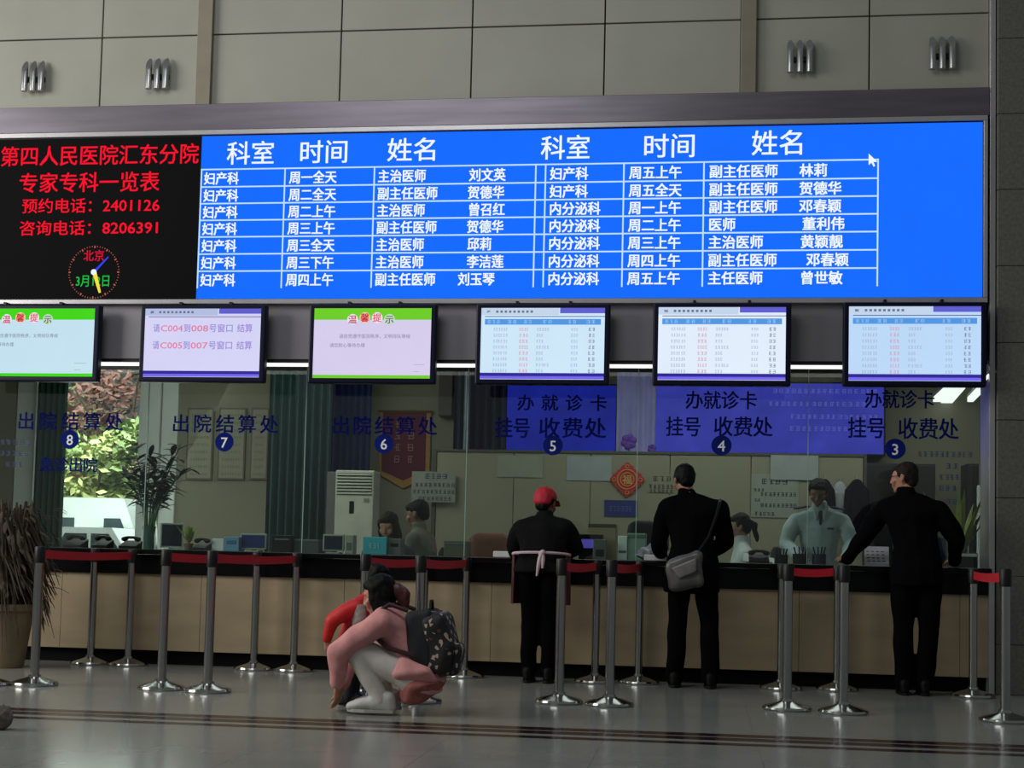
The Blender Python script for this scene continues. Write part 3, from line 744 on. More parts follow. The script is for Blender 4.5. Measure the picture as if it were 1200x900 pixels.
def batten(x0, y0, x1, y1, Z, w, label):
    a = atz(x0, y0, Z); b = atz(x1, y1, Z)
    t = empty('ceiling_light', label, 'lamp', ((a+b)/2), group='fluorescent office lights'); d = (b-a).normalized(); n = V((d.y, -d.x, 0))*w
    vs = [a-n, a+n, b+n, b-n]
    MB().add(vs+[v+V((0, 0, .05)) for v in vs], [[0, 1, 2, 3], [7, 6, 5, 4]]+[[i, i+4, (i+1) % 4+4, (i+1) % 4] for i in range(4)]).build('diffuser', emis('tube_white', (255, 255, 250), 1.3), t)
    MB().add([v+V((0, 0, .05)) for v in vs]+[v+V((0, 0, .08)) for v in vs], [[0, 1, 2, 3], [7, 6, 5, 4]]+[[i, i+4, (i+1) % 4+4, (i+1) % 4] for i in range(4)]).build('housing', m_white, t)
    for k in (.2, .8):
        p = a.lerp(b, k); MB().tube([p+V((0, 0, .07)), V((p.x, p.y, 3.3))], .005, 5).build('cord', m_darkm, t)
batten(1099, 471, 1118, 454, 2.75, .05, 'bright office light under the television of window three, left of a pair')
batten(1108, 474, 1124, 455, 2.75, .06, 'bright office light under the television of window three, right of a pair')
batten(1137, 471, 1149, 459, 2.75, .03, 'thin bright office light nearest the granite column')
# white edge post at the right
a = at(1148, 600, 2.6); MB().box((a.x-.02, 2.58, 0), (a.x+.045, 2.64, at(1148, 569, 2.6).z), .005).box((a.x-.1, 2.5, 0), (a.x+.12, 2.72, .03), .005).build('white_post', m_white)
tag(bpy.data.objects['white_post'], 'short white post standing behind the glass beside the column', 'post')

# cooling unit
def cooler():
    Y = 3.0; a = at(392, 600, Y).x; b = at(437, 600, Y).x; c0 = at(381, 600, Y).x; zt = at(412, 551, Y).z
    t = empty('air_conditioner', 'tall white floor standing air conditioner in front of the dark curtains', 'air conditioner', ((a+b)/2, Y, 0))
    mw = mat('ac_white', (176, 176, 164), .5)
    MB().box((a, Y, 0), (b, Y+.3, zt), .012).build('body', mw, t)
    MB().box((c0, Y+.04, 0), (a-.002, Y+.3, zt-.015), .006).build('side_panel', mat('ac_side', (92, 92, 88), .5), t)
    gz0, gz1 = at(412, 580, Y).z, zt-.03
    g = MB().box((a+.02, Y-.004, gz0), (b-.02, Y-.001, gz1)).build('grille', mat('ac_dark', (40, 42, 42), .6), t)
    for k in range(7):
        z = gz0+(gz1-gz0)*(k+.5)/7; MB().box((a+.02, Y-.012, z-.009), (b-.02, Y-.004, z+.009), .003, seg=1).build('slat', mw, g)
    z = at(412, 595, Y).z; q = at(412, 595, Y).x
    MB().box((q-.025, Y-.006, z-.06), (q+.025, Y, z+.07), .004).build('display', m_black, t)
    MB().box((b-.1, Y-.005, z+.06), (b-.04, Y, z+.1)).build('badge', mat('ac_badge', (120, 120, 118), .4), t)
cooler()

# ================================================================== COUNTER-TOP ITEMS
CZ = .9575
IY = .6
def item_x(x, Y=IY): return at(x, 640, Y).x
def item_z(x, y, Y=IY): return at(x, y, Y).z
def boxitem(name, label, cat, x0, x1, ytop, mbody, Y=IY, d=.2, face=None, tilt=0, extra=None):
    a, b = item_x(x0, Y), item_x(x1, Y); zt = item_z((x0+x1)/2, ytop, Y)
    t = empty(name, label, cat, ((a+b)/2, Y+d/2, CZ))
    MB().box((a, Y, CZ), (b, Y+d, zt), .006).build('body', mbody, t)
    if face:
        nm, m_, (u0, u1, v0, v1) = face
        MB().box((a+(b-a)*u0, Y-.004, CZ+(zt-CZ)*v0), (a+(b-a)*u1, Y+.001, CZ+(zt-CZ)*v1), .002, seg=1).build(nm, m_, t)
    return t, a, b, zt
m_beige = mat('beige_plastic', (150, 150, 138), .5); m_scr = mat('screen_navy', (28, 32, 58), .2); m_grey = mat('grey_plastic', (92, 94, 98), .5)
def monitor(x0, x1, ytop, label, Y=IY, m_=None, rz=0.0, scr=None):
    a, b = item_x(x0, Y), item_x(x1, Y); zt = item_z((x0+x1)/2, ytop, Y); w = b-a; h = zt-CZ-.02
    t = empty('monitor', label, 'monitor', ((a+b)/2, Y, CZ), rz)
    m_ = m_ or m_beige
    MB().box((-w/2, 0, .02), (w/2, .03, h+.02), .006).build('casing', m_, t, local=True)
    MB().box((-w/2+.015, -.003, .035), (w/2-.015, .0, h+.005)).build('screen', scr or m_scr, t, local=True)
    MB().box((-.06, -.03, 0), (.06, .1, .012), .004).box((-.02, .03, .0), (.02, .06, h*.6)).build('stand', m_, t, local=True)
    return t
# lucky bamboo
def bamboo():
    Y = .45; c = V((item_x(174, Y), Y, CZ)); t = empty('potted_bamboo', 'leafy bamboo plant in a glass vase on the left end of the counter', 'plant', c)
    MB().lathe([(.0, 0), (.045, 0), (.05, .02), (.045, .12), (.06, .2), (.055, .2), (.04, .12), (.04, .02), (0, .015)], c, 24).build('vase', mat('vase_glass', (70, 96, 86), .1, 0, .1, 5), t)
    st, lf = MB(), MB(); rr = random.Random(11)
    tips = [(150, 536), (158, 524), (168, 545), (176, 528), (184, 540), (192, 552), (203, 530), (212, 520), (216, 548), (160, 560), (180, 565), (198, 575), (206, 560), (146, 552)]
    for i, (x, y) in enumerate(tips):
        e = at(x, y, Y+rr.uniform(-.12, .12)); b0 = c+V((rr.uniform(-.025, .025), rr.uniform(-.02, .02), .03)); mid = b0.lerp(e, .5)+V((-(e.x-c.x)*.22, 0, .02))
        pts = [b0, b0.lerp(mid, .5)+V((0, 0, .01)), mid, mid.lerp(e, .5), e]
        st.tube(pts, [.009, .008, .007, .006, .004], 7)
        for k in range(13):
            p = mid.lerp(e, .1+k*.07); a = rr.uniform(0, 6.28)
            lf.blade(p, (math.cos(a), .6*math.sin(a), rr.uniform(.1, .9)), rr.uniform(.12, .2), rr.uniform(.042, .062), rr.uniform(.4, 1.1))
    st.build('stems', mat('bamboo_stem', (70, 104, 66), .5, 0, .15, 10), t); lf.build('foliage', mat('bamboo_leaf', (26, 38, 30), .6, 0, .25, 10), t, fixn=True)
bamboo()
def small_round(x, y, r, m_, label, name='desk_fan', Y=.5):
    pass
# small objects
def phone(x, label, Y=.4, w=.16):
    cx = item_x(x, Y); t = empty('telephone', label, 'telephone', (cx, Y+.08, CZ), group='desk telephones')
    MB().chull([(cx-w/2, Y, CZ), (cx+w/2, Y, CZ), (cx-w/2, Y+.16, CZ), (cx+w/2, Y+.16, CZ), (cx-w/2, Y, CZ+.025), (cx+w/2, Y, CZ+.025), (cx-w/2, Y+.16, CZ+.075), (cx+w/2, Y+.16, CZ+.075)]).build('body', m_black, t)
    h = MB().hull([(V((cx-w*.38, Y+.08, CZ+.085)), (.028, .03, .022)), (V((cx-w*.2, Y+.08, CZ+.1)), (.015, .02, .012))]).hull([(V((cx-w*.2, Y+.08, CZ+.1)), (.015, .02, .012)), (V((cx+w*.2, Y+.08, CZ+.1)), (.015, .02, .012))]).hull([(V((cx+w*.38, Y+.08, CZ+.085)), (.028, .03, .022)), (V((cx+w*.2, Y+.08, CZ+.1)), (.015, .02, .012))])
    h.build('handset', m_black, t)
phone(84, 'black telephone on the counter left of the bamboo, nearest the curtain')
phone(116, 'black telephone on the counter in front of the white car', w=.13)
phone(149, 'black telephone on the counter touching the bamboo vase side')
phone(233, 'black telephone on the counter under the wall notices', w=.12)
monitor(188, 214, 613, 'dark screened monitor turned aside to the right of the bamboo', .75, m_white, R(35))
def greens(x, y, Y, s_, label, dense=14):
    c = V((item_x(x, Y), Y, CZ)); t = empty('small_plant', label, 'plant', c)
    MB().lathe([(0, 0), (.03*s_, 0), (.042*s_, .06*s_), (.038*s_, .06*s_), (0, .05*s_)], c, 18).build('pot', mat('clay_pot', (110, 84, 62), .7), t)
    top = item_z(x, y, Y); rr = random.Random(int(x)); lf = MB()
    for k in range(dense):
        a = rr.uniform(0, 6.28); lf.blade(c+V((0, 0, .05*s_)), (math.cos(a)*.6, math.sin(a)*.4, rr.uniform(.7, 1.6)), (top-CZ-.05*s_)*rr.uniform(.8, 1.1), .035*s_, .3)
    lf.build('foliage', mat('yellow_green_leaf', (150, 160, 84), .5, 0, .2, 12), t)
greens(221, 614, .55, 1.0, 'small yellow green plant on the counter beside the turned monitor')
boxitem('paper_stack', 'small stack of white papers beside the blue box on the counter', 'papers', 248, 262, 631, m_paper, .5, .18)
boxitem('tissue_box', 'pale blue box on the counter left of a beige framed screen', 'box', 262, 280, 629, mat('sky_blue_box', (96, 140, 176), .6), .5, .15, ('opening', mat('blue_dark', (60, 96, 130), .6), (.2, .8, .5, .75)))
monitor(281, 312, 625, 'beige monitor with navy screen below the wall notices', .55, None, 0, mat('screen_blue', (36, 46, 104), .2))
boxitem('receipt_printer', 'black receipt printer at the left of the window six join', 'printer', 318, 342, 627, m_black, .55, .2, ('paper_slot', m_grey, (.15, .85, .7, .8)))
boxitem('grey_tray', 'flat grey tray under the green curtain at the window join', 'tray', 344, 374, 632, mat('tray_grey', (62, 64, 66), .5), .6, .25, ('lip', m_grey, (.02, .98, .85, .98)))
monitor(378, 403, 626, 'beige monitor with dark screen in front of the air conditioner', .5)
boxitem('card_terminal', 'beige card terminal touching the monitor before the air conditioner', 'terminal', 404, 414, 627, m_beige, .5, .12, ('keypad', m_grey, (.2, .8, .2, .6)))
t, a, b, zt = boxitem('teal_sign_box', 'bright teal name sign on the counter before the woman clerk', 'sign', 425, 453, 629, mat('teal', (52, 158, 176), .5), .35, .05)
mb = MB(); scribble(mb, a+.05, b-.05, (CZ+zt)/2, .05, .345, 3, 2); mb.build('lettering', mat('pale_print', (150, 210, 220), .5), t)
boxitem('grey_keyboard_box', 'low grey machine to the right of the teal name sign', 'machine', 454, 470, 631, m_grey, .4, .16, ('slot', m_black, (.2, .8, .5, .7)))
boxitem('document_tray', 'cluttered low olive tray beside the seated visitor', 'tray', 520, 548, 634, mat('olive_tray', (80, 78, 62), .6), .5, .2, ('lip', m_grey, (.05, .95, .75, .9)))
boxitem('paper_stack', 'loose white papers on the counter at the capped man left hand', 'papers', 578, 603, 646, m_paper, .0, .2)
boxitem('cardboard_box', 'tan cardboard box on top of a dark machine right of the capped man', 'box', 688, 722, 614, mat('tan_board', (140, 122, 90), .7), .62, .2, ('flap', mat('tan_dark', (60, 52, 40), .7), (.02, .98, .9, 1.0)))
boxitem('desk_scanner', 'black machine in front of the tan cardboard box', 'scanner', 678, 706, 626, m_black, .42, .14, ('glowing_panel', emis('violet_glow', (74, 66, 150), 1.0), (.12, .85, .45, .8)))
boxitem('card_terminal', 'grey card terminal standing left of a glass join, right of the capped man', 'terminal', 695, 711, 632, mat('terminal_grey', (84, 86, 84), .5), .3, .1, ('keypad', m_black, (.2, .8, .15, .5)))
boxitem('white_box', 'small white carton left of the pale green box', 'box', 724, 735, 628, m_white, .4, .1, ('stripe', m_grey, (.1, .9, .3, .4)))
boxitem('pale_green_box', 'pale green box beside the small white carton', 'box', 735, 757, 625, mat('mint_box', (132, 158, 140), .6), .42, .12, ('band', mat('mint_dark', (80, 110, 92), .6), (.02, .98, .82, .95)))
def plastic_bag():
    Y = .12; c = V((item_x(766, Y), Y, CZ)); t = empty('plastic_bag', 'translucent white carrier bag on the counter left of the black coated man', 'bag', c)
    bm = bmesh.new(); bmesh.ops.create_icosphere(bm, subdivisions=4, radius=1)
    for v in bm.verts:
        k = noise.noise(v.co*2.4)*.35; z = v.co.z; v.co = V((v.co.x*(.13-.05*max(0, z))*(1+k), v.co.y*.09*(1+k), max(0, (z+.75))*.075*(1+k*.5)))
    MB().addbm(bm, True, Matrix.Translation(c)).build('sack', mat('bag_film', (120, 128, 136), .3, 0, .2, 12), t)
    MB().tube([c+V((.06, 0, .1)), c+V((.1, 0, .17)), c+V((.115, .02, .2)), c+V((.1, .03, .12))], [.014, .01, .008, .012], 7).build('handle', mat('bag_film2', (150, 158, 164), .3), t)
plastic_bag()
boxitem('paper_tray', 'flat white paper sheet on the counter edge before the black coated man', 'papers', 755, 781, 650, m_paper, -.06, .1)
a, b = item_x(871, .5), item_x(908, .5)
MB().box((a, .42, .985), (b, .66, .991), rot=Matrix.Rotation(R(9), 3, 'Y') @ Matrix.Rotation(R(16), 3, 'X')).box((a+.02, .45, CZ), (b-.02, .63, CZ+.012)).box((a+.05, .6, CZ), (b-.05, .62, CZ+.06)).build('paper_sheets', m_paper)
tag(bpy.data.objects['paper_sheets'], 'white tilted papers in front of the pony tailed clerk', 'papers')
phone(890, 'black telephone before the white tilted papers of the pony tailed clerk', .28, .16)
def blob_item(x, w, ytop, m_, label, name='pen_holder', Y=.36):
    cx = item_x(x, Y); zt = item_z(x, ytop, Y); r = w/2; t = empty(name, label, 'pen holder', (cx, Y, CZ), group='dark pen holders on the counter')
    MB().lathe([(0, 0), (r, 0), (r*1.05, (zt-CZ)*.6), (r*.95, (zt-CZ)*.6), (r*.85, .01), (0, .01)], (cx, Y, CZ), 18).build('cup', m_, t)
    for k in range(4):
        a = k*1.7; MB().tube([(cx+math.cos(a)*r*.3, Y+math.sin(a)*r*.3, CZ+.012), (cx+math.cos(a)*r*.9, Y+math.sin(a)*r*.9, zt)], .006, 6).build('pen', [m_black, m_blueletter, m_darkm, m_black][k], t)
blob_item(916, .1, 643, m_black, 'dark pen holder left of two others before the standing clerk')
blob_item(938, .12, 641, m_black, 'dark pen holder in the middle before the standing clerk')
blob_item(960, .11, 641, mat('navy_plastic', (22, 22, 44), .4), 'navy pen holder right of two dark ones before the standing clerk')
def keypad():
    Y = .02; a, b = item_x(1013, Y), item_x(1042, Y); zt = item_z(1028, 640, Y); t = empty('desk_calculator', 'pale grey desk calculator under the left arm of the suited man', 'calculator', ((a+b)/2, Y, CZ))
    MB().chull([(a, Y, CZ), (b, Y, CZ), (a, Y, CZ+.02), (b, Y, CZ+.02), (a+.02, Y+.18, CZ), (b+.02, Y+.18, CZ), (a+.02, Y+.18, zt), (b+.02, Y+.18, zt)]).build('body', mat('pale_grey', (150, 150, 158), .5), t)
    mb = MB(); sl = (zt-CZ-.02)/.18
    for i in range(4):
        for j in range(4):
            x = a+.025+j*(b-a-.05)/3.6; y = Y+.02+i*.034; z = CZ+.02+(y-Y)*sl; mb.box((x, y, z-.003), (x+.024, y+.022, z+.006), .002, seg=1)
    mb.build('keys', mat('key_dark', (70, 74, 90), .5), t)
keypad()
monitor(1088, 1110, 628, 'dark monitor behind the suited man right arm', .7, m_grey)
greens(1124, 572, .8, 1.4, 'green leafy plant on the counter beside the narrow dark cabinet', 22)
boxitem('name_plate', 'thin white topped plate on the counter beside the column', 'sign', 1122, 1146, 648, m_black, .3, .1, ('stripe', m_white, (.05, .95, .75, .95)))
# crumpled white tissues stuck on fascia edges
def crumple(x, y, s_, label):
    Y = -.17; c = at(x, y, Y); bm = bmesh.new(); bmesh.ops.create_icosphere(bm, subdivisions=3, radius=1)
    for v in bm.verts: k = noise.noise(v.co*3+V((x, 0, 0)))*.5; v.co = V((v.co.x*.05*s_*(1+k), v.co.y*.03*(1+k)+.04, v.co.z*.03*s_*(1+k)))
    o = MB().addbm(bm, True, Matrix.Translation(c)).build('plastic_tag', mat('tag_white', (170, 172, 170), .6)); tag(o, label, 'tag')

# ================================================================== OFFICE CHAIRS
def office_chair(x, ytop, Y, m_, label, w=.44, rz=0, sz=.47):
    cx = at(x, 620, Y).x; zt = at(x, ytop, Y).z; t = empty('office_chair', label, 'chair', (cx, Y, 0), rz)
    MB().hull([((-w/2+.06, .06, sz), (.06, .06, .04)), ((w/2-.06, .06, sz), (.06, .06, .04)), ((-w/2+.06, -.22+.4, sz), (.06, .06, .04)), ((w/2-.06, .18, sz), (.06, .06, .04)), ((-w/2+.06, -.2, sz), (.06, .06, .04)), ((w/2-.06, -.2, sz), (.06, .06, .04))]).build('seat', m_, t, local=True)
    MB().hull([((-w/2+.09, .25, zt-.1), (.09, .03, .1)), ((w/2-.09, .25, zt-.1), (.09, .03, .1)), ((-w/2+.08, .23, .62), (.08, .03, .08)), ((w/2-.08, .23, .62), (.08, .03, .08))]).build('backrest', m_, t, local=True)
    MB().tube([(0, .1, sz-.03), (0, .3, sz-.01), (0, .28, .66)], .02).build('back_bar', m_darkm, t, local=True)
    MB().tube([(0, 0, .1), (0, 0, sz-.03)], .028, 12).build('gas_column', m_darkm, t, local=True)
    for k in range(5):
        a = k*2*math.pi/5; l = MB().tube([(0, 0, .12), (.27*math.cos(a), .27*math.sin(a), .07)], [.03, .018], 8).build('leg', m_black, t, local=True)
        MB().lathe([(0, -.02), (.03, -.02), (.03, .02), (0, .02)], (.27*math.cos(a), .27*math.sin(a), .03), 14, True, Matrix.Rotation(R(90), 3, 'X')).build('caster', m_black, l, local=True)
    return t
office_chair(752, 609, 1.7, m_black, 'empty black office chair behind the pale green box', .3)
office_chair(570, 624, 1.9, mat('brown_leather', (112, 62, 42), .5, 0, .15, 10), 'empty brown leather chair left of the capped man', .42)

# ================================================================== STANCHIONS
def stanchion_proto():
    t = empty('queue_stanchion', '', 'queue barrier', (0, 0, 0))
    MB().lathe([(0, 0), (.155, 0), (.16, .012), (.155, .024), (.12, .036), (.06, .052), (.042, .06), (.04, .075), (0, .075)], (0, 0, 0), 40).build('base', m_chrome, t, local=True)
    MB().lathe([(0, .074), (.031, .074), (.031, .84), (0, .84)], (0, 0, 0), 24).build('pole', m_pole, t, local=True)
    MB().lathe([(0, .838), (.036, .84), (.037, .85), (.037, .945), (.033, .952), (0, .953)], (0, 0, 0), 24).build('belt_head', m_darkm, t, local=True)
    return t
SP = stanchion_proto(); _used = [False]
def stanchion(x, y, label, top=None):
    p = atz(x, y, 0)
    if p.y > -.8: p.y = min(p.y, -.175)
    o = SP if not _used[0] else copy_tree(SP)
    _used[0] = True
    o.location = (p.x, p.y, 0); o['label'] = label; o['group'] = 'steel queue stanchions'
    return o
near = [(40, 803, 'front row steel stanchion beside the dried plant, leftmost whole one of its row'), (189, 808, 'front row steel stanchion directly below the bamboo plant, left of a close pair'), (243, 811, 'front row steel stanchion right of a close pair below window seven'),
        (489, 823, 'front row steel stanchion rising behind the squatting woman backpack'), (655, 824, 'front row steel stanchion directly before the capped man'), (714, 827, 'front row steel stanchion right of the one before the capped man'),
        (922, 832, 'front row steel stanchion before the standing clerk, left of a close pair'), (988, 836, 'front row steel stanchion right of a close pair before the standing clerk'), (1178, 846, 'front row steel stanchion at the far right by the column')]
far = [(108, 778, 'back row steel stanchion by the counter below the white car, left of its pair'), (155, 779, 'back row steel stanchion by the counter just left of the bamboo'), (297, 785, 'back row steel stanchion by the counter under the navy screen, left of its pair'), (346, 786, 'back row steel stanchion by the counter under the green curtain'),
       (497, 791, 'back row steel stanchion partly hidden behind the squatting woman'), (545, 793, 'back row steel stanchion by the counter right of the backpack'), (697, 800, 'back row steel stanchion by the counter between two front poles near the capped man'), (748, 801, 'back row steel stanchion by the counter left of the black coated man'),
       (915, 808, 'back row steel stanchion nearly hidden behind the left pole before the standing clerk'), (981, 809, 'back row steel stanchion nearly hidden behind the right pole before the standing clerk'), (1140, 817, 'back row steel stanchion by the counter right of the suited man'), ]
SN = [stanchion(*a) for a in near]; SF = [stanchion(*a) for a in far]
s1 = stanchion(-17, 803, 'front row steel stanchion at the left picture edge, only its foot in view'); s2 = stanchion(-14, 769, 'back row steel stanchion at the left picture edge, only its foot in view')
s3 = stanchion(424, 818, 'front row steel stanchion mostly hidden behind the squatting person and child')
def belt(a, b):
    A, B = V((a.location.x, a.location.y, 0)), V((b.location.x, b.location.y, 0)); d = (B-A).normalized(); n = V((-d.y, d.x, 0))*.0015
    A2, B2 = A+d*.036, B-d*.036; vs = []; fs = []; N = 10
    for i in range(N+1):
        u = i/N; p = A2.lerp(B2, u); sag = -.012*4*u*(1-u)
        for z in (.872, .932):
            vs.append(p+n+V((0, 0, z+sag))); vs.append(p-n+V((0, 0, z+sag)))
    for i in range(N):
        p = i*4; q = p+4; fs += [[p, q, q+2, p+2], [p+1, p+3, q+3, q+1], [p, p+1, q+1, q], [p+2, q+2, q+3, p+3]]
    fs += [[0, 2, 3, 1], [N*4, N*4+1, N*4+3, N*4+2]]
    o = MB().add(vs, fs).build('belt', m_belt, a); o['label'] = 'red retractable belt'
belt(SN[0], SF[1]); belt(SN[1], SF[2]); belt(SN[2], SF[3]); belt(SN[3], SF[5]); belt(s3, SF[4]); belt(SN[4], SF[6]); belt(SN[5], SF[7]); belt(SF[8], SF[9]); belt(SN[8], SF[10])

# ================================================================== LEFT PLANTER
def planter():
    Y = -.75; c = atz(8, 800, 0); c = V((at(8, 740, Y).x, Y, 0)); t = empty('tall_planter', 'tall tan planter with a drooping dried plant at the left edge', 'plant', c)
    MB().lathe([(0, 0), (.13, 0), (.14, .02), (.2, .44), (.215, .45), (.215, .5), (.19, .5), (.18, .44), (0, .43)], c, 30).build('pot', mat('tan_pot', (112, 98, 74), .6, 0, .15, 6), t)
    rr = random.Random(5); lf = MB()
    for k in range(330):
        a = rr.uniform(0, 6.283); r0 = rr.uniform(0, .14); h = rr.uniform(.3, .88); out = rr.uniform(.06, .30)
        b0 = c+V((math.cos(a)*r0, math.sin(a)*r0, .44)); top = c+V((math.cos(a)*out*.6, math.sin(a)*out*.6, .44+h)); en = c+V((math.cos(a+.5)*(out*1.25+.03), math.sin(a+.5)*out*1.2, .44+h*rr.uniform(-.4, .55)))
        pts = [b0, b0.lerp(top, .6)+V((rr.uniform(-.03, .03), rr.uniform(-.03, .03), 0)), top, top.lerp(en, .5)+V((0, 0, .03)), en]
        lf.tube(pts, [.004, .006, .009, .009, .002], 4)
    for k in range(260):
        a = rr.uniform(0, 6.283); q = rr.uniform(.1, .34); p = c+V((math.cos(a)*q, math.sin(a)*q, rr.uniform(.5, 1.28)))
        lf.blade(p, (math.cos(a), math.sin(a), rr.uniform(-1.6, .5)), rr.uniform(.08, .18), rr.uniform(.015, .035), rr.uniform(.4, 1.2))
    lf.build('foliage', mat('dried_leaf', (66, 54, 42), .8, 0, .35, 14), t)
planter()
a = atz(1, 856, 0)
bm = bmesh.new(); bmesh.ops.create_icosphere(bm, subdivisions=4, radius=1)
for v in bm.verts: v.co = V((v.co.x*.062, v.co.y*.06, v.co.z*.065+.062))*(1+.12*noise.noise(v.co*3)); v.co.z = max(0, v.co.z)
o = MB().addbm(bm, True, Matrix.Translation((a.x-.02, a.y+.03, 0))).build('round_stone', mat('mottled_stone', (96, 90, 82), .8, 0, .4, 30)); tag(o, 'rounded mottled grey stone on the floor at the left picture edge', 'stone')

# ================================================================== PEOPLE
def remeshed(mb, name, voxel, smooth=4):
    me = mb.mesh(name+'_t'); o = bpy.data.objects.new(name+'_t', me); COL.objects.link(o)
    r = o.modifiers.new('r', 'REMESH'); r.mode = 'VOXEL'; r.voxel_size = voxel; r.use_smooth_shade = True
    s_ = o.modifiers.new('s', 'SMOOTH'); s_.factor = .5; s_.iterations = smooth
    bpy.context.view_layer.update()
    out = bpy.data.meshes.new_from_object(o.evaluated_get(bpy.context.evaluated_depsgraph_get())); out.name = name
    bpy.data.objects.remove(o); bpy.data.meshes.remove(me)
    return out
def meshobj(me, name, mats, parent):
    me.materials.clear()
    for m in mats: me.materials.append(m)
    o = bpy.data.objects.new(name, me); COL.objects.link(o); o.parent = parent; return o
def wrinkle(me, amt, sc, seed=0):
    for v in me.vertices:
        n = v.normal; v.co += n*amt*noise.noise(V((v.co.x*sc+seed, v.co.y*sc, v.co.z*sc*.7)))
def cloth(mb, name, m, parent, voxel=.011, wr=.012, sm=3, seed=0):
    me = remeshed(mb, name, voxel, sm); wrinkle(me, wr, 9, seed); return meshobj(me, name, [m], parent)

def Lr(a, b, t): return V(a).lerp(V(b), t)
def head_matrix(c, fwd, up=(0, 0, 1), s=1.0):
    f = V(fwd).normalized(); r = f.cross(V(up)).normalized(); u = r.cross(f)
    m = Matrix((r, f, u)).transposed()*s
    return Matrix.Translation(V(c)) @ m.to_4x4(), Matrix((r, f, u)).transposed()
def hand(mb, wr, d, n, side, curl, s=1.0):
    """palm and five bent fingers; d along hand, n palm normal, side = direction of the thumb"""
    d = V(d).normalized(); n = (V(n)-d*V(n).dot(d)).normalized(); t = (V(side)-d*V(side).dot(d)); t = (t-n*t.dot(n)).normalized(); wr = V(wr)
    P = lambda a, b, c=0: wr+(d*a+t*b+n*c)*s
    mb.hull([(P(0, .016), .016*s), (P(0, -.016), .016*s), (P(.03, .024), .014*s), (P(.03, -.024), .014*s)])
    mb.hull([(P(.03, .026), .0135*s), (P(.03, -.026), .0135*s), (P(.085, .031), .0125*s), (P(.08, -.03), .0115*s)])
    for b, L, k in ((.031, .068, 0), (.011, .077, .004), (-.010, .072, .002), (-.030, .056, -.004)):
        p0 = P(.085+k, b*.98); a1 = curl*.5; a2 = curl*1.1; a3 = curl*1.6
        q = p0; pts = [p0]
        for a, l in ((a1, .45), (a2, .3), (a3, .25)):
            q = q+(d*math.cos(a)+n*math.sin(a)+t*b*1.2)*L*l*s; pts.append(q)
        for i in range(3): mb.hull([(pts[i], (.0092-.0008*i)*s), (pts[i+1], (.0084-.0008*i)*s)])
    q0 = P(.02, .024); q1 = P(.05, .052, .006); q2 = P(.078, .060, .016); q3 = P(.1, .058, .026)
    for a, b, r in ((q0, q1, .0125), (q1, q2, .0105), (q2, q3, .009)): mb.hull([(a, r*s), (b, r*.9*s)])

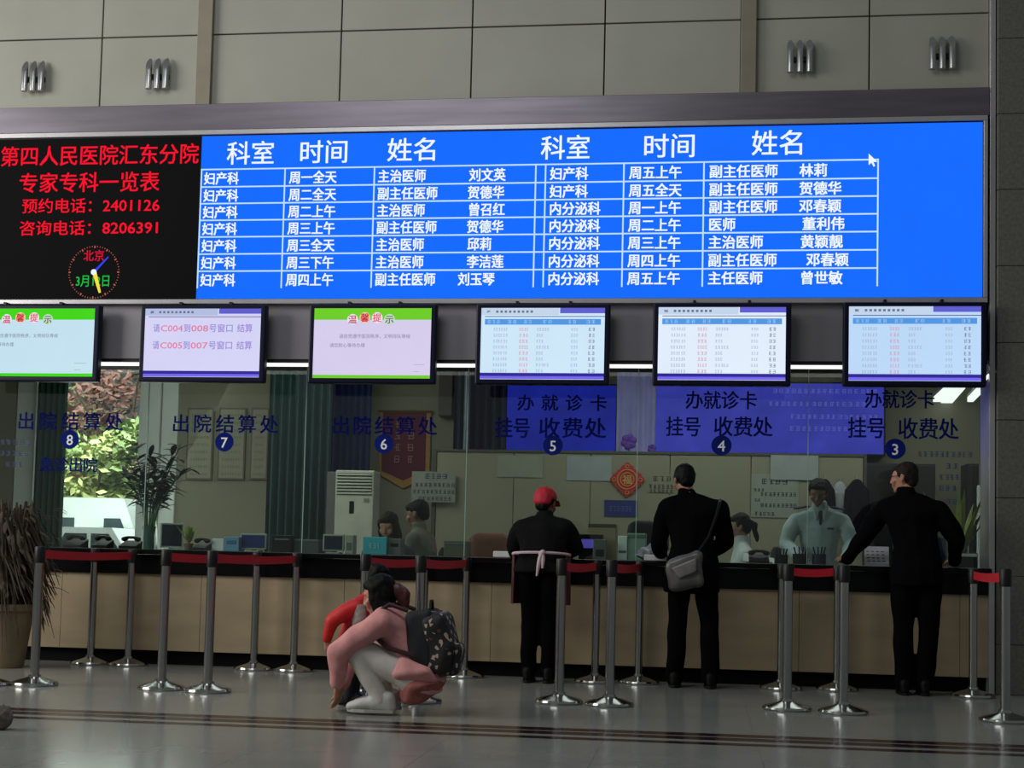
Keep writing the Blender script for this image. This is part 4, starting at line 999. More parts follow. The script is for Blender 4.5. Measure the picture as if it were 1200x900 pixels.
def person(label, loc, rz, J, skin, name='person', voxel=.0065, hs=1.0, lips=True, group=None):
    """J: joints in local metres, facing +y. hs scales head and limb girth (child < 1)."""
    t = empty(name, label, 'person', loc, rz, group)
    g = J.get('girth', 1.0)
    mb = MB()
    hm, hr = head_matrix(J['head'], J['fwd'], J.get('up', (0, 0, 1)), hs)
    H = lambda x, y, z: hm @ V((x, y, z))
    def E(c, r, extra=()):
        r = (r, r, r) if isinstance(r, (int, float)) else r
        return (H(*c), tuple(q*hs for q in r), hr)
    mb.hull([E((0, -.02, .035), (.075, .092, .083)), E((0, .025, .025), (.066, .058, .062))])
    mb.hull([E((0, .022, .02), (.068, .062, .055)), E((0, .052, -.07), (.036, .034, .028)), E((0, .01, -.06), (.056, .045, .03))])
    mb.hull([E((0, .072, -.092), (.018, .014, .013)), E((0, .055, -.08), (.03, .025, .02))])
    mb.hull([E((0, .082, .02), (.009, .008, .01)), E((0, .100, -.022), (.0115, .010, .009))]); mb.hull([E((0.012, .089, -.026), (.009, .009, .007)), E((-.012, .089, -.026), (.009, .01, .008))])
    mb.hull([E((.033, .068, .032), (.022, .012, .007)), E((-.033, .068, .032), (.022, .012, .007))])
    mb.hull([E((0.014, .084, -.05), (.012, .009, .006)), E((-.014, .084, -.05), (.012, .009, .006))]); mb.hull([E((.01, .083, -.062), (.011, .009, .007)), E((-.01, .083, -.062), (.011, .009, .007))])
    for s_ in (-1, 1):
        mb.hull([E((s_*.076, -.012, .012), (.008, .02, .022)), E((s_*.074, -.004, -.02), (.007, .012, .014))])
        mb.hull([E((s_*.045, .062, -.018), (.02, .02, .018)), E((s_*.03, .07, -.04), (.02, .015, .02))])
    nb = H(0, -.012, -.075)
    mb.hull([(J['neck'], .056*g*hs), (nb, .052*hs)])
    S = hs*g
    hipC, waist, chest = V(J['hip']), V(J['waist']), V(J['chest'])
    wx = J.get('wx', 1.0)*S
    mb.hull([(hipC, (.155*wx, .105*S, .1*S)), (waist, (.125*wx, .092*S, .08*S))]); mb.hull([(waist, (.125*wx, .092*S, .08*S)), (chest, (.15*wx, .105*S, .11*S))])
    dz = V((0, 0, -.035*S)); mb.hull([(chest, (.145*wx, .1*S, .1*S)), (V(J['shR'])+dz, .046*S), (V(J['shL'])+dz, .046*S), (Lr(J['neck'], chest, .35), .06*S)])
    for k in 'RL':
        sh, el, wr = V(J['sh'+k]), V(J['el'+k]), V(J['wr'+k])
        mb.hull([(sh+dz, .046*S), (Lr(sh, el, .45), .044*S), (el, .038*S)]); mb.hull([(el, .039*S), (Lr(el, wr, .3), .041*S), (wr, .026*S)])
        if 'hand'+k in J:
            d, n, sd, cu = J['hand'+k]; hand(mb, wr+V(d).normalized()*.012, d, n, sd, cu, .98*hs if hs > .8 else hs*.95)
        hp, kn, an = V(J['hip'+k]), V(J['kn'+k]), V(J['an'+k])
        mb.hull([(hp, .082*S), (Lr(hp, kn, .5), .07*S), (kn, .052*S)]); mb.hull([(kn, .053*S), (an, .034*S)]); cf = Lr(kn, an, .32)+V((0, -.018*S, 0)); mb.hull([(kn, .045*S), (cf, .052*S), (Lr(kn, an, .7), .038*S)])
        fd = V(J.get('foot'+k, (0, 1, 0))).normalized()
        mb.hull([(an+V((0, 0, -.04*hs))-fd*.04*hs, .034*hs), (an, .036*hs), (an+fd*.09*hs+V((0, 0, -.045*hs)), (.036*hs,.036*hs,.026*hs)), (an+fd*.16*hs+V((0, 0, -.052*hs)), (.034*hs, .03*hs, .02*hs))])
    me = remeshed(mb, 'body', voxel, 3)
    ed = emis  # unused alias
    mats = [skin, mat('eye_white', (186, 184, 178), .3), mat('eye_dark', (24, 18, 16), .25), mat('lip', (132, 70, 62), .5), mat('brow', (28, 22, 20), .8)]
    inv = hm.inverted()
    for p in me.polygons:
        q = inv @ p.center
        ax = abs(q.x)
        if q.y > .05:
            e = ((ax-.033)/.016)**2+((q.z-.012)/.0075)**2
            if e < 1: p.material_index = 2 if abs(ax-.033) < .0075 else 1
            elif ((ax-.034)/.024)**2+((q.z-.036)/.006)**2 < 1: p.material_index = 4
            elif q.y > .072 and (ax/.026)**2+((q.z+.056)/.010)**2 < 1: p.material_index = 3
    meshobj(me, 'body', mats, t)
    return t, H, E, S
def shoe_pair(t, J, m, hs=1.0, sole=None):
    for k in 'RL':
        an = V(J['an'+k]); fd = V(J.get('foot'+k, (0, 1, 0))).normalized(); sd = fd.cross(V((0, 0, 1)))
        z0 = an.z-.085*hs
        mb = MB(); P = lambda a, z, b=0: V((an.x, an.y, z0))+fd*a*hs+sd*b*hs+V((0, 0, z*hs))
        mb.hull([(P(-.06, .03), .034*hs), (P(-.045, .085), .042*hs), (P(.05, .05), (.048*hs, .048*hs, .042*hs)), (P(.03, .095), .044*hs)]); mb.hull([(P(.05, .058), (.048*hs, .048*hs, .042*hs)), (P(.13, .042), (.047*hs, .047*hs, .036*hs)), (P(.18, .032), (.034*hs, .034*hs, .028*hs))])
        o = cloth(mb, 'shoe', m, t, .008, .003, 2)
        for v in o.data.vertices: v.co.z = max(v.co.z, z0+.004)
        so = MB(); pts = []
        for a, b in ((-.095, 0), (-.08, .034), (0, .04), (.09, .05), (.16, .036), (.205, 0), (.16, -.036), (.09, -.05), (0, -.04), (-.08, -.034)): pts.append(P(a, 0, b))
        n = len(pts); so.add(pts+[p+V((0, 0, .018*hs)) for p in pts], [list(range(n))[::-1], list(range(n, 2*n))]+[[i, (i+1) % n, n+(i+1) % n, n+i] for i in range(n)])
        so.build('sole', sole or m_black, o, local=True)
def trousers(t, J, m, S, infl=.018, cuff=.055, seed=0, hs=1.0):
    mb = MB(); wx = J.get('wx', 1.0)*S
    mb.hull([(J['hip'], (.155*wx+infl, .105*S+infl, .1*S)), (J['hipR'], .082*S+infl), (J['hipL'], .082*S+infl)])
    mb.hull([(J['hip'], (.15*wx+infl, .1*S+infl, .1*S)), (Lr(J['hip'], J['waist'], .6), (.13*wx+infl, .09*S+infl, .03))])
    for k in 'RL':
        hp, kn, an = V(J['hip'+k]), V(J['kn'+k]), V(J['an'+k]); e = an+V((0, 0, -.01*hs))
        mb.hull([(hp, .082*S+infl), (Lr(hp, kn, .5), .072*S+infl), (kn, .054*S+infl)]); mb.hull([(kn, .054*S+infl), (Lr(kn, e, .35)+V((0, -.012, 0)), .056*S+infl), (e, cuff*S)])
    return cloth(mb, 'trousers', m, t, .012, .012, 3, seed)
def jacket(t, J, m, S, infl=.028, hem=.12, cuff=.045, seed=0, name='jacket', neck=True, hemw=1.0, sleeve_to=1.0):
    mb = MB(); wx = J.get('wx', 1.0)*S
    ch, wa, hi = V(J['chest']), V(J['waist']), V(J['hip'])
    mb.hull([(wa, (.128*wx+infl, .095*S+infl, .08*S)), (ch, (.152*wx+infl, .108*S+infl, .11*S))])
    dn = (hi-wa).normalized(); hm_ = hi+dn*hem
    mb.hull([(wa, (.128*wx+infl, .095*S+infl, .08*S)), (hi, (.158*wx*hemw+infl, .108*S+infl, .05)), (hm_, (.16*wx*hemw+infl, .11*S+infl, .015))])
    mb.hull([(ch, (.148*wx+infl, .105*S+infl, .1*S)), (V(J['shR'])+V((0, 0, -.03*S)), .05*S+infl*.8), (V(J['shL'])+V((0, 0, -.03*S)), .05*S+infl*.8), (Lr(J['neck'], ch, .3), .068*S+infl*.5)])
    if neck:
        n0 = V(J['neck']); mb.hull([(Lr(n0, ch, .3), .078*S), (Lr(n0, J['head'], .40), (.069*S, .069*S, .022))])
        for k in 'RL': mb.hull([(Lr(n0, ch, .1), .058*S), (V(J['sh'+k]).lerp(n0, .45)+V((0, 0, -.012)), .05*S), (V(J['sh'+k])+V((0, 0, -.02)), .045*S+infl*.5)])
    for k in 'RL':
        sh, el, wr = V(J['sh'+k]), V(J['el'+k]), V(J['wr'+k]); we = el.lerp(wr, sleeve_to)
        mb.hull([(sh+V((0, 0, -.03*S)), .052*S+infl*.8), (Lr(sh, el, .5), .05*S+infl*.9), (el, .044*S+infl*.8)]); mb.hull([(el, .044*S+infl*.8), (we, cuff*S)])
    return cloth(mb, name, m, t, .012, .015, 3, seed)
def short_hair(t, E, m, full=1.0, seed=0):
    mb = MB(); mb.hull([E((0, -.028, .05), (.083*full, .092, .082)), E((0, -.075, -.02), (.06, .033, .05)), E((0, -.06, -.055), (.046, .025, .02)), E((0, .03, .075), (.06, .045, .035))])
    for s_ in (-1, 1): mb.hull([E((s_*.07, -.03, .03), (.014, .04, .045)), E((s_*.072, .015, .03), (.008, .014, .03))])
    me = remeshed(mb, 'hair', .008, 2); wrinkle(me, .006, 40, seed); return meshobj(me, 'hair', [m], t)
skin_l = mat('skin_light', (176, 128, 104), .5, 0, .06, 12); skin_d = mat('skin_tan', (140, 98, 78), .5, 0, .06, 12)
m_hair = mat('black_hair', (9, 8, 9), .6, 0, .3, 60, spec=.15); m_hairb = mat('brown_hair', (34, 25, 20), .65, 0, .3, 60, spec=.12); m_hairg = mat('greying_hair', (36, 31, 28), .65, 0, .35, 60, spec=.12)
m_blk1 = mat('black_twill', (20, 20, 22), .9, 0, .15, 30, spec=.06); m_blk2 = mat('black_wool', (9, 9, 11), .95, 0, .15, 30, spec=.03); m_suit = mat('dark_suit', (10, 10, 13), .95, 0, .15, 30, spec=.03)
m_trs = mat('black_trouser', (8, 8, 10), .95, 0, .15, 30, spec=.03); m_shoe = mat('black_leather', (8, 8, 8), .5, spec=.12)

# --- man in the red cap, leaning on the counter
J = dict(hip=(0, -.02, .88), waist=(0, .02, 1.0), chest=(0, .09, 1.14), neck=(0, .16, 1.275), head=(0.0, .23, 1.385), fwd=(.3, 1, -.25), wx=1.16,
         shR=(.17, .12, 1.215), shL=(-.17, .12, 1.215), elR=(.25, .2, 1.04), elL=(-.235, .22, 1.045), wrR=(.18, .36, 1.0), wrL=(-.27, .40, .995),
         handR=((-.5, 1, -.05), (0, 0, -1), (-1, -.5, 0), .35), handL=((.15, 1, -.05), (0, 0, -1), (1, 0, 0), .35),
         hipR=(.085, -.02, .86), hipL=(-.085, -.02, .86), knR=(.075, .0, .47), knL=(-.075, .0, .47), anR=(.075, -.02, .09), anL=(-.08, -.02, .09))
t, H, E, S = person('person in a red cap and black jacket with white apron ties, leaning at window five', (-1.235, -.42, 0), 0, J, skin_d)
jacket(t, J, m_blk1, S, .032, .03, .048, 1)
trousers(t, J, m_trs, S, .014, .062, 2)
shoe_pair(t, J, m_shoe)
short_hair(t, E, m_hair, .97)
mb = MB(); mb.hull([E((0, -.02, .062), (.09, .1, .078)), E((0, -.02, .05), (.092, .102, .03))]); mb.hull([E((0, -.03, .05), (.092, .1, .05)), E((0, -.075, -.005), (.074, .05, .03))]); cap = cloth(mb, 'cap', mat('red_cap', (176, 22, 46), .7, 0, .1, 20), t, .008, .004, 2)
mb = MB(); mb.hull([E((.045, .085, .05), (.03, .02, .006)), E((-.045, .085, .05), (.03, .02, .006)), E((.03, .16, .032), (.03, .015, .005)), E((-.03, .16, .032), (.03, .015, .005))]); mb.build('brim', mat('red_cap', (176, 22, 46), .7), cap, local=True)
mb = MB(); mb.hull([E((0, 0.0, .142), (.01, .01, .006)), E((0, 0, .14), .006)]); mb.build('button', mat('red_cap', (176, 22, 46), .7), cap, local=True)
m_ap = mat('apron_red', (74, 30, 30), .8, 0, .15, 15)
mb = MB(); pts = []
for i in range(9):
    a = R(-118+i*29.5); pts.append(a)
vs = []; fs = []
for i, a in enumerate(pts):
    x = math.sin(a)*.225; y = math.cos(a)*.155+.01
    for z in (1.0, .8, .60): k = 1.0+.04*(1-z); vs += [V((x*k, y*k, z)), V((x*k*1.02, y*k*1.03, z))]
for i in range(8):
    for j in range(2):
        p = i*6+j*2; q = p+6; fs += [[p, q, q+2, p+2], [p+1, p+3, q+3, q+1]]
    p = i*6; q = p+6; fs += [[p, p+1, q+1, q], [p+4, q+4, q+5, p+5]]
fs += [[0, 2, 3, 1], [2, 4, 5, 3]]; e = 48; fs += [[e, e+1, e+3, e+2], [e+2, e+3, e+5, e+4]]
ap = mb.add(vs, fs, True).build('apron', m_ap, t, local=True)
m_tie = mat('white_tape', (200, 176, 184), .8)
mb = MB(); ring = [V((math.sin(2*math.pi*k/28)*.222, math.cos(2*math.pi*k/28)*.165-.005, .985-.015*math.cos(2*math.pi*k/28)-.0)) for k in range(29)]
mb.tube(ring, .011, 6); mb.build('apron_string', m_tie, ap, local=True)
mb = MB(); mb.tube([(0.03, -.18, 1.0), (.012, -.19, .96), (.0, -.185, .9), (-.012, -.175, .82)], [.012, .018, .015, .008], 7).tube([(.03, -.18, 1.0), (.035, -.19, .95), (.03, -.18, .88)], [.012, .016, .01], 7).hull([((.03, -.18, 1.0), .022), ((.015, -.18, .985), .018)]); mb.build('bow', m_tie, ap, local=True)

# --- man in the black coat
J = dict(hip=(0, 0, .93), waist=(0, .02, 1.08), chest=(-.01, .05, 1.28), neck=(-.04, .08, 1.46), head=(-.075, .13, 1.585), fwd=(-.45, 1, -.3), wx=1.08,
         shR=(.195, .05, 1.40), shL=(-.205, .05, 1.395), elR=(.25, .14, 1.12), elL=(-.265, .16, 1.11), wrR=(.12, .36, 1.01), wrL=(-.25, .40, 1.005),
         handR=((-.6, .8, -.05), (0, 0, -1), (-1, -.6, 0), .4), handL=((.2, 1, -.05), (0, 0, -1), (1, 0, 0), .4),
         hipR=(.1, 0, .9), hipL=(-.09, 0, .9), knR=(.135, .02, .49), knL=(-.105, .0, .49), anR=(.15, -.02, .09), anL=(-.12, -.02, .09))
t, H, E, S = person('person in a long black coat with a grey shoulder bag, standing at window four', (-.075, -.40, 0), 0, J, skin_d)
jacket(t, J, m_blk2, S, .032, .2, .05, 3, 'coat', hemw=1.08)
trousers(t, J, m_trs, S, .02, .072, 4)
shoe_pair(t, J, m_shoe)
short_hair(t, E, m_hair, 1.0)
# bag
bx, by, bz = -.14, -.62, .88
b0 = empty('shoulder_bag', 'grey leather shoulder bag hanging on the back of the black coated person', 'bag', (bx, by, bz-.16))
mb = MB(); q = Matrix.Rotation(R(-18), 3, 'Y')
mb.hull([(V((bx-.09, by, bz+.02)), (.05, .05, .07)), (V((bx+.10, by, bz+.10)), (.045, .045, .06)), (V((bx-.05, by, bz-.1)), (.06, .055, .05)), (V((bx+.11, by, bz-.06)), (.05, .05, .06))])
mg = mat('grey_leather', (84, 82, 82), .35, 0, .25, 14)
cloth(mb, 'pouch', mg, b0, .009, .02, 2, 8).data.transform(Matrix.Translation(-b0.location))
MB().hull([(V((bx-.07, by-.05, bz+.02)), .012), (V((bx+.09, by-.045, bz+.09)), .012), (V((bx-.02, by-.06, bz-.04)), .012), (V((bx+.09, by-.055, bz+.01)), .012)]).build('flap', mat('grey_leather2', (104, 102, 102), .3, 0, .2, 14), b0)
MB().tube([(bx+.1, by+.0, bz+.13), (.045, -.575, 1.14), (.10, -.555, 1.30), (.125, -.50, 1.405), (.13, -.42, 1.432), (.125, -.33, 1.40), (.09, -.27, 1.30)], .012, 7).build('strap', m_black, b0)

# --- man in the dark suit, looking left
J = dict(hip=(.03, 0, .95), waist=(.03, .03, 1.1), chest=(.0, .07, 1.31), neck=(-.03, .10, 1.5), head=(-.05, .13, 1.63), fwd=(-1, .45, -.1), wx=1.08,
         shR=(.185, .06, 1.425), shL=(-.2, .12, 1.425), elR=(.335, .06, 1.17), elL=(-.32, .24, 1.19), wrR=(.36, .30, 1.015), wrL=(-.44, .40, 1.01),
         handR=((.0, 1, -.1), (0, 0, -1), (-1, 0, 0), .35), handL=((-.15, 1, -.1), (0, 0, -1), (1, 0, 0), .35),
         hipR=(.12, 0, .92), hipL=(-.06, 0, .92), knR=(.125, .02, .5), knL=(-.065, .01, .5), anR=(.085, -.02, .09), anL=(-.06, -.02, .09))
t, H, E, S = person('person with glasses in a dark suit leaning on the counter at window three', (1.57, -.36, 0), 0, J, skin_l)
jacket(t, J, m_suit, S, .03, .13, .05, 5, hemw=1.0)
trousers(t, J, m_trs, S, .022, .07, 6)
shoe_pair(t, J, m_shoe)
short_hair(t, E, m_hairg, .98)
mb = MB()
for s_ in (-1, 1):
    ring = [H(s_*.034+.026*math.cos(k*.524), .098, .012+.018*math.sin(k*.524)) for k in range(13)]; mb.tube(ring, .002, 5)
    mb.tube([H(s_*.06, .096, .016), H(s_*.08, .03, .018), H(s_*.082, -.02, .012)], .002, 5)
mb.tube([H(-.008, .1, .014), H(.008, .1, .014)], .002, 5); mb.build('glasses', m_darkm, t, local=True)

# --- squatting woman, facing left
J = dict(hip=(0, -.19, .235), waist=(0, -.14, .37), chest=(0, -.045, .50), neck=(0, .0, .625), head=(0, .055, .70), fwd=(.05, 1, -.35), wx=.88, girth=.95,
         shR=(.155, .02, .575), shL=(-.155, .0, .575), elR=(.13, .24, .37), elL=(-.15, .255, .365), wrR=(.06, .28, .17), wrL=(-.09, .27, .185),
         handR=((-.1, .15, -1), (0, 1, 0), (-1, 0, 0), .5), handL=((.2, .1, -1), (0, 1, 0), (1, 0, 0), .5),
         hipR=(.09, -.19, .22), hipL=(-.09, -.19, .22), knR=(.12, .17, .40), knL=(-.11, .19, .405), anR=(.1, .01, .1), anL=(-.1, .0, .1))
wp = atz(446, 838, 0)
t, H, E, S = person('person squatting in a pink jacket and white trousers, wearing a backpack', (wp.x, wp.y+.1, 0), R(90), J, skin_l)
m_pink = mat('pink_fleece', (206, 142, 142), .9, 0, .12, 18)
jacket(t, J, m_pink, S, .03, .10, .048, 11, hemw=1.12)
m_wht = mat('white_denim', (196, 190, 184), .85, 0, .08, 16)
trousers(t, J, m_wht, S, .016, .056, 12)
mb = MB(); mb.hull([((0, -.13, .33), (.185, .07, .05)), ((0, -.11, .25), (.215, .07, .05)), ((0, -.27, .27), (.2, .08, .06)), ((0, -.32, .22), (.17, .05, .05))])
cloth(mb, 'jacket_tail', m_pink, t, .011, .02, 3, 15)
mb = MB(); mb.hull([((0, -.22, .18), (.203, .125, .085)), ((0, -.32, .2), (.17, .05, .04)), ((0, -.18, .09), (.15, .09, .03))])
cloth(mb, 'skirt_hem', mat('dusty_rose', (150, 84, 80), .85, 0, .2, 24), t, .011, .015, 3, 5)
shoe_pair(t, J, mat('white_trainer', (186, 184, 180), .6, 0, .1, 14), 1.0, mat('trainer_sole', (160, 158, 152), .7))
mb = MB(); mb.hull([E((0, -.028, .05), (.086, .094, .084)), E((0, -.07, -.01), (.07, .045, .06)), E((0, .04, .08), (.06, .035, .03))])
for s_ in (-1, 1): mb.hull([E((s_*.072, -.01, .04), (.016, .05, .05)), E((s_*.074, .02, -.05), (.012, .03, .05)), E((s_*.06, -.05, -.07), (.02, .03, .04))])
me = remeshed(mb, 'hair', .008, 2); wrinkle(me, .007, 35, 2); hr_ = meshobj(me, 'hair', [m_hair], t)
mb = MB(); mb.hull([E((0, -.12, .0), (.04, .04, .05)), E((0, -.155, -.04), (.035, .035, .05)), E((0, -.14, -.11), (.02, .02, .03))]); me = remeshed(mb, 'ponytail', .008, 2); wrinkle(me, .01, 30, 4); meshobj(me, 'ponytail', [mat('auburn_hair', (78, 34, 26), .5, 0, .3, 50)], hr_)
# backpack
bl = V((wp.x, wp.y+.1, 0))
def W(lx, f, z): return bl+V((-f, lx, z))
b0 = empty('backpack', 'black backpack with a floral printed pack on the squatting person', 'backpack', W(0, -.4, .22))
m_flo = bpy.data.materials.new('floral_print'); m_flo.use_nodes = True; nt = m_flo.node_tree; pb = nt.nodes['Principled BSDF']
tc = nt.nodes.new('ShaderNodeTexCoord'); vo = nt.nodes.new('ShaderNodeTexVoronoi'); vo.inputs['Scale'].default_value = 42; vo.inputs['Randomness'].default_value = 1
rp = nt.nodes.new('ShaderNodeValToRGB'); rp.color_ramp.interpolation = 'CONSTANT'; rp.color_ramp.elements[0].color = (*lin((26, 24, 28)), 1); rp.color_ramp.elements[1].position = .72; rp.color_ramp.elements[1].color = (*lin((176, 150, 136)), 1)
e_ = rp.color_ramp.elements.new(.83); e_.color = (*lin((96, 50, 52)), 1); e_ = rp.color_ramp.elements.new(.88); e_.color = (*lin((70, 74, 72)), 1)
nt.links.new(tc.outputs['Object'], vo.inputs['Vector']); nt.links.new(vo.outputs['Color'], rp.inputs['Fac']); nt.links.new(rp.outputs['Color'], pb.inputs['Base Color']); pb.inputs['Roughness'].default_value = .7
def shift(o): o.data.transform(Matrix.Translation(-b0.location)); return o
mb = MB()
for s_ in (-1, 1): mb.hull([(W(s_*.11, -.17, .58), .04), (W(s_*.12, -.27, .6), .035), (W(s_*.12, -.21, .36), .045), (W(s_*.12, -.29, .32), .04)])
mb.hull([(W(.1, -.18, .56), .04), (W(-.1, -.18, .56), .04), (W(.1, -.25, .34), .04), (W(-.1, -.25, .34), .04)])
shift(cloth(mb, 'harness', mat('backpack_black', (18, 19, 25), .8, 0, .2, 20), b0, .011, .008, 2, 3))
mb = MB(); mb.hull([(W(s_*.1, a, z), (.05, .06, .06)) for s_ in (-1, 1) for a, z in ((-.27, .56), (-.34, .555), (-.28, .32), (-.365, .29), (-.385, .42))])
shift(cloth(mb, 'pack', m_flo, b0, .01, .012, 2, 6))
mb = MB(); mb.hull([(W(s_*.07, a, z), (.045, .03, .05)) for s_ in (-1, 1) for a, z in ((-.415, .29), (-.43, .39))]); shift(cloth(mb, 'front_pocket', m_flo, b0, .01, .008, 2, 9))
MB().tube([W(.04, -.27, .63), W(.02, -.27, .68), W(-.02, -.27, .68), W(-.04, -.27, .63)], .009, 7).build('grab_handle', m_black, b0)
for s_ in (-1, 1): MB().tube([W(s_*.11, -.15, .62), W(s_*.12, -.04, .655), W(s_*.12, .07, .58), W(s_*.13, .065, .48), W(s_*.16, -.05, .40), W(s_*.15, -.2, .36)], .014, 7).build('shoulder_strap', mat('strap_wine', (52, 24, 30), .8), b0)

# --- child in the red jacket
cp_ = atz(398, 834, 0)
J = dict(hip=(0, 0, .40), waist=(0, .015, .48), chest=(0, .05, .575), neck=(0, .10, .67), head=(0, .165, .80), fwd=(.15, 1, -.2), wx=1.0,
         shR=(.1, .05, .645), shL=(-.1, .07, .645), elR=(.14, -.09, .53), elL=(-.12, .12, .53), wrR=(.12, -.13, .42), wrL=(-.07, .22, .50),
         handR=((-.1, .1, -1), (-1, 0, 0), (0, 1, 0), .5), handL=((.2, 1, 0), (0, 0, -1), (1, 0, 0), .4),
         hipR=(.055, 0, .39), hipL=(-.055, 0, .39), knR=(.055, .03, .22), knL=(-.055, .03, .22), anR=(.055, 0, .065), anL=(-.055, 0.0, .065))
J['girth'] = .95
t, H, E, S = person('small child in a red jacket standing behind the squatting person', (cp_.x-.03, cp_.y+.38, 0), R(-90), J, skin_l, hs=.68)
m_redj = mat('red_padded', (196, 24, 28), .6, 0, .12, 14)
jacket(t, J, m_redj, S, .026, .03, .05, 21)
trousers(t, J, mat('dark_navy_trouser', (22, 24, 34), .85), S, .014, .06, 22, hs=.68)
shoe_pair(t, J, mat('child_shoe', (24, 22, 22), .5), .68)
mb = MB(); mb.hull([E((0, -.028, .05), (.088, .096, .09)), E((0, -.06, -.03), (.075, .055, .06)), E((0, .045, .08), (.06, .035, .03))])
me = remeshed(mb, 'hair', .008, 2); wrinkle(me, .008, 35, 7); meshobj(me, 'hair', [m_hair], t)
mb = MB(); mb.hull([(V((.10, .06, .62)), (.05, .05, .035)), (V((.12, .075, .55)), (.04, .04, .05)), (V((.12, .05, .50)), (.025, .025, .03))]); cloth(mb, 'scarf', mat('pale_scarf', (150, 140, 136), .8, 0, .3, 40), t, .008, .01, 2, 3)

# --- office people
def seated(hs_z, lean=.05):
    z = hs_z
    return dict(hip=(0, 0, z-.86+.0), waist=(0, .01, z-.7), chest=(0, .03, z-.48), neck=(0, .05, z-.27), head=(0, .08, z-.13), fwd=(0, 1, -.2), wx=.95,
         shR=(.18, .03, z-.35), shL=(-.18, .03, z-.35), elR=(.21, .1, z-.6), elL=(-.21, .1, z-.6), wrR=(.1, .34, z-.6), wrL=(-.1, .34, z-.6),
         handR=((-.2, 1, 0), (0, 0, -1), (-1, 0, 0), .4), handL=((.2, 1, 0), (0, 0, -1), (1, 0, 0), .4),
         hipR=(.09, 0, z-.87), hipL=(-.09, 0, z-.87), knR=(.1, .42, z-.87), knL=(-.1, .42, z-.87), anR=(.1, .4, .09), anL=(-.1, .4, .09))
m_uni = mat('pale_uniform', (168, 182, 186), .8, 0, .08, 16)
# clerk with the pony tail, facing left
p = at(866, 601, 1.45); J = seated(p.z)
t, H, E, S = person('seated clerk with a black pony tail and white collar, in profile at window four', (p.x+.08, 1.45, 0), R(95), J, skin_l, voxel=.008)
jacket(t, J, mat('white_blouse', (196, 200, 200), .8, 0, .06, 16), S, .022, .02, .045, 31, 'blouse'); trousers(t, J, m_trs, S, .016, .06, 32); shoe_pair(t, J, m_shoe)
h_ = short_hair(t, E, m_hair, 1.02, 3)
mb = MB(); mb.hull([E((0, -.10, .03), (.025, .025, .025)), E((0, -.135, 0), (.03, .03, .035))]); mb.hull([E((0, -.135, 0), (.03, .03, .035)), E((0, -.14, -.12), (.02, .02, .04))]); me = remeshed(mb, 'ponytail', .008, 2); wrinkle(me, .008, 30, 4); meshobj(me, 'ponytail', [m_hair], h_)
cl5 = office_chair(872, 640, 1.45, m_black, 'black office chair under the pony tailed clerk', .44, R(275), .40); cl5.location = (p.x+.08, 1.45, 0)
# standing clerk facing the hall
p = at(957, 561, 1.35); z = p.z
J = dict(hip=(0, 0, .93), waist=(0, .02, 1.08), chest=(0, .05, 1.28), neck=(0.0, .09, 1.46), head=(0.02, .14, 1.585), fwd=(.12, 1, -.5), wx=1.05,
         shR=(.2, .05, 1.38), shL=(-.2, .05, 1.38), elR=(.29, .1, 1.14), elL=(-.28, .1, 1.14), wrR=(.2, .32, 1.03), wrL=(-.2, .32, 1.03),
         handR=((-.4, 1, -.1), (0, 0, -1), (-1, -.4, 0), .4), handL=((.4, 1, -.1), (0, 0, -1), (1, -.4, 0), .4),
         hipR=(.09, 0, .9), hipL=(-.09, 0, .9), knR=(.1, .02, .49), knL=(-.1, .02, .49), anR=(.1, -.02, .09), anL=(-.1, -.02, .09))
t, H, E, S = person('standing clerk in a pale uniform looking down behind window three', (p.x+.03, 1.45, 0), R(180), J, skin_d, voxel=.007)
jk = jacket(t, J, m_uni, S, .026, .06, .05, 41, 'uniform_shirt'); trousers(t, J, m_trs, S, .016, .06, 42); shoe_pair(t, J, m_shoe); short_hair(t, E, m_hair, 1.0, 5)
for s_ in (-1, 1):
    MB().hull([(V((s_*.11, .06, 1.472)), (.03, .035, .008)), (V((s_*.2, .05, 1.452)), (.03, .035, .008))]).build('epaulette', mat('navy_cloth', (28, 34, 54), .8), jk, local=True)
    MB().hull([(V((s_*.02, .15, 1.41)), (.012, .012, .012)), (V((s_*.055, .13, 1.47)), (.02, .02, .012)), (V((s_*.035, .165, 1.36)), (.01, .01, .01))]).build('collar', m_uni, jk, local=True)
MB().hull([(V((0, .15, 1.42)), (.022, .018, .04)), (V((0, .17, 1.33)), (.012, .01, .04))]).build('undershirt', mat('undershirt_dark', (42, 52, 60), .8), jk, local=True)
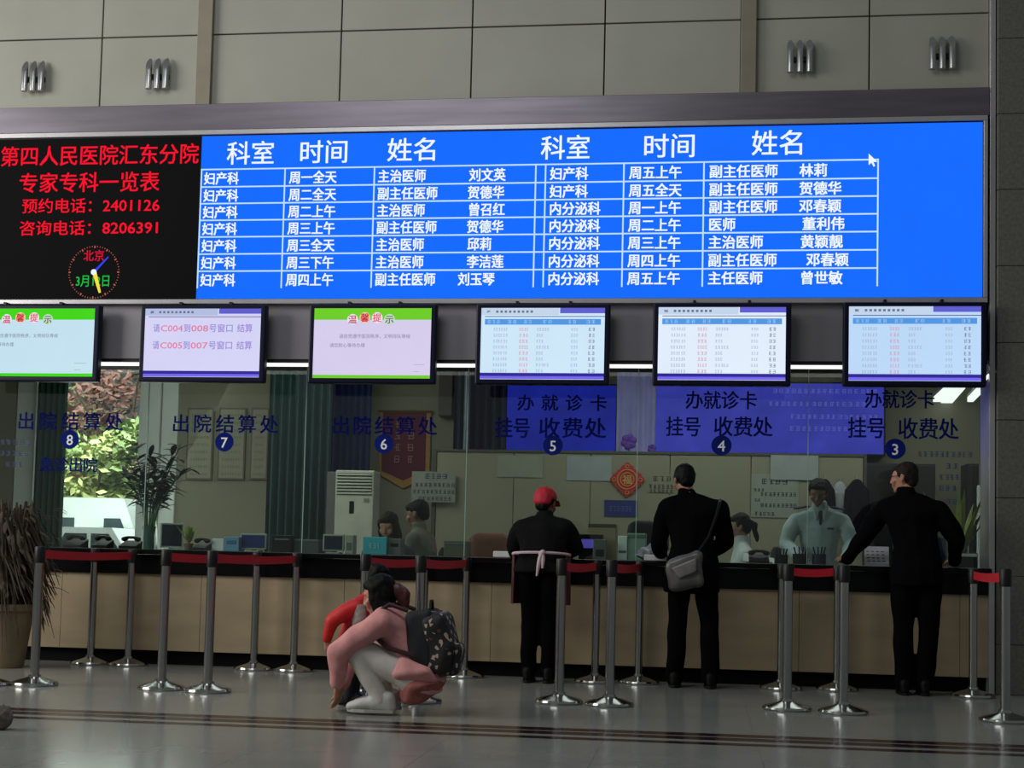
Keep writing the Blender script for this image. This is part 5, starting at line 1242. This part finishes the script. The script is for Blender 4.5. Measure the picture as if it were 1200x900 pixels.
MB().box((-.115, .163, 1.27), (-.06, .176, 1.285), .003).build('name_tag', mat('tag_dark', (30, 34, 44), .5), jk, local=True)
# brown haired clerk
p = at(454, 600, 1.3); J = seated(p.z); J['fwd'] = (.3, 1, -.5)
t, H, E, S = person('seated clerk with loose brown hair behind the teal name sign', (p.x, 1.4, 0), R(185), J, skin_l, voxel=.008)
jacket(t, J, mat('dark_jumper', (44, 42, 48), .85), S, .024, .02, .045, 51, 'jumper'); trousers(t, J, m_trs, S, .016, .06, 52); shoe_pair(t, J, m_shoe)
mb = MB(); mb.hull([E((0, -.028, .05), (.09, .096, .085)), E((0, -.06, -.06), (.085, .05, .08)), E((0, .04, .085), (.06, .035, .025))])
for s_ in (-1, 1): mb.hull([E((s_*.078, 0, .03), (.016, .05, .05)), E((s_*.082, .01, -.1), (.018, .04, .05)), E((s_*.07, -.05, -.12), (.025, .04, .05))])
me = remeshed(mb, 'hair', .009, 2); wrinkle(me, .007, 30, 9); meshobj(me, 'hair', [m_hairb], t)
c7 = office_chair(454, 640, 1.4, m_black, 'black office chair under the brown haired clerk', .44, R(5), .37); c7.location = (p.x, 1.4, 0); c7.rotation_euler.z = R(5)
# man in profile, seated inside
p = at(492, 588, 2.3); J = seated(p.z); J['wx'] = 1.1
t, H, E, S = person('seated person with black hair and olive grey jacket, in profile facing left', (p.x+.05, 2.3, 0), R(80), J, skin_d, voxel=.008, hs=1.1)
jacket(t, J, mat('olive_grey', (92, 92, 82), .85, 0, .12, 14), S, .034, .04, .05, 61); trousers(t, J, m_trs, S, .016, .06, 62); shoe_pair(t, J, m_shoe)
mb = MB(); mb.hull([E((0, -.03, .055), (.088, .095, .085)), E((0, -.075, -.01), (.066, .04, .055)), E((0, .05, .075), (.066, .05, .03))]); me = remeshed(mb, 'hair', .008, 2); wrinkle(me, .008, 35, 11); meshobj(me, 'hair', [m_hair], t)
c8 = office_chair(492, 640, 1.55, m_black, 'black office chair under the olive jacketed person', .46, 0, .40); c8.location = (p.x+.05, 2.3, 0); c8.rotation_euler.z = R(260)

bpy.data.objects.remove(_fo)
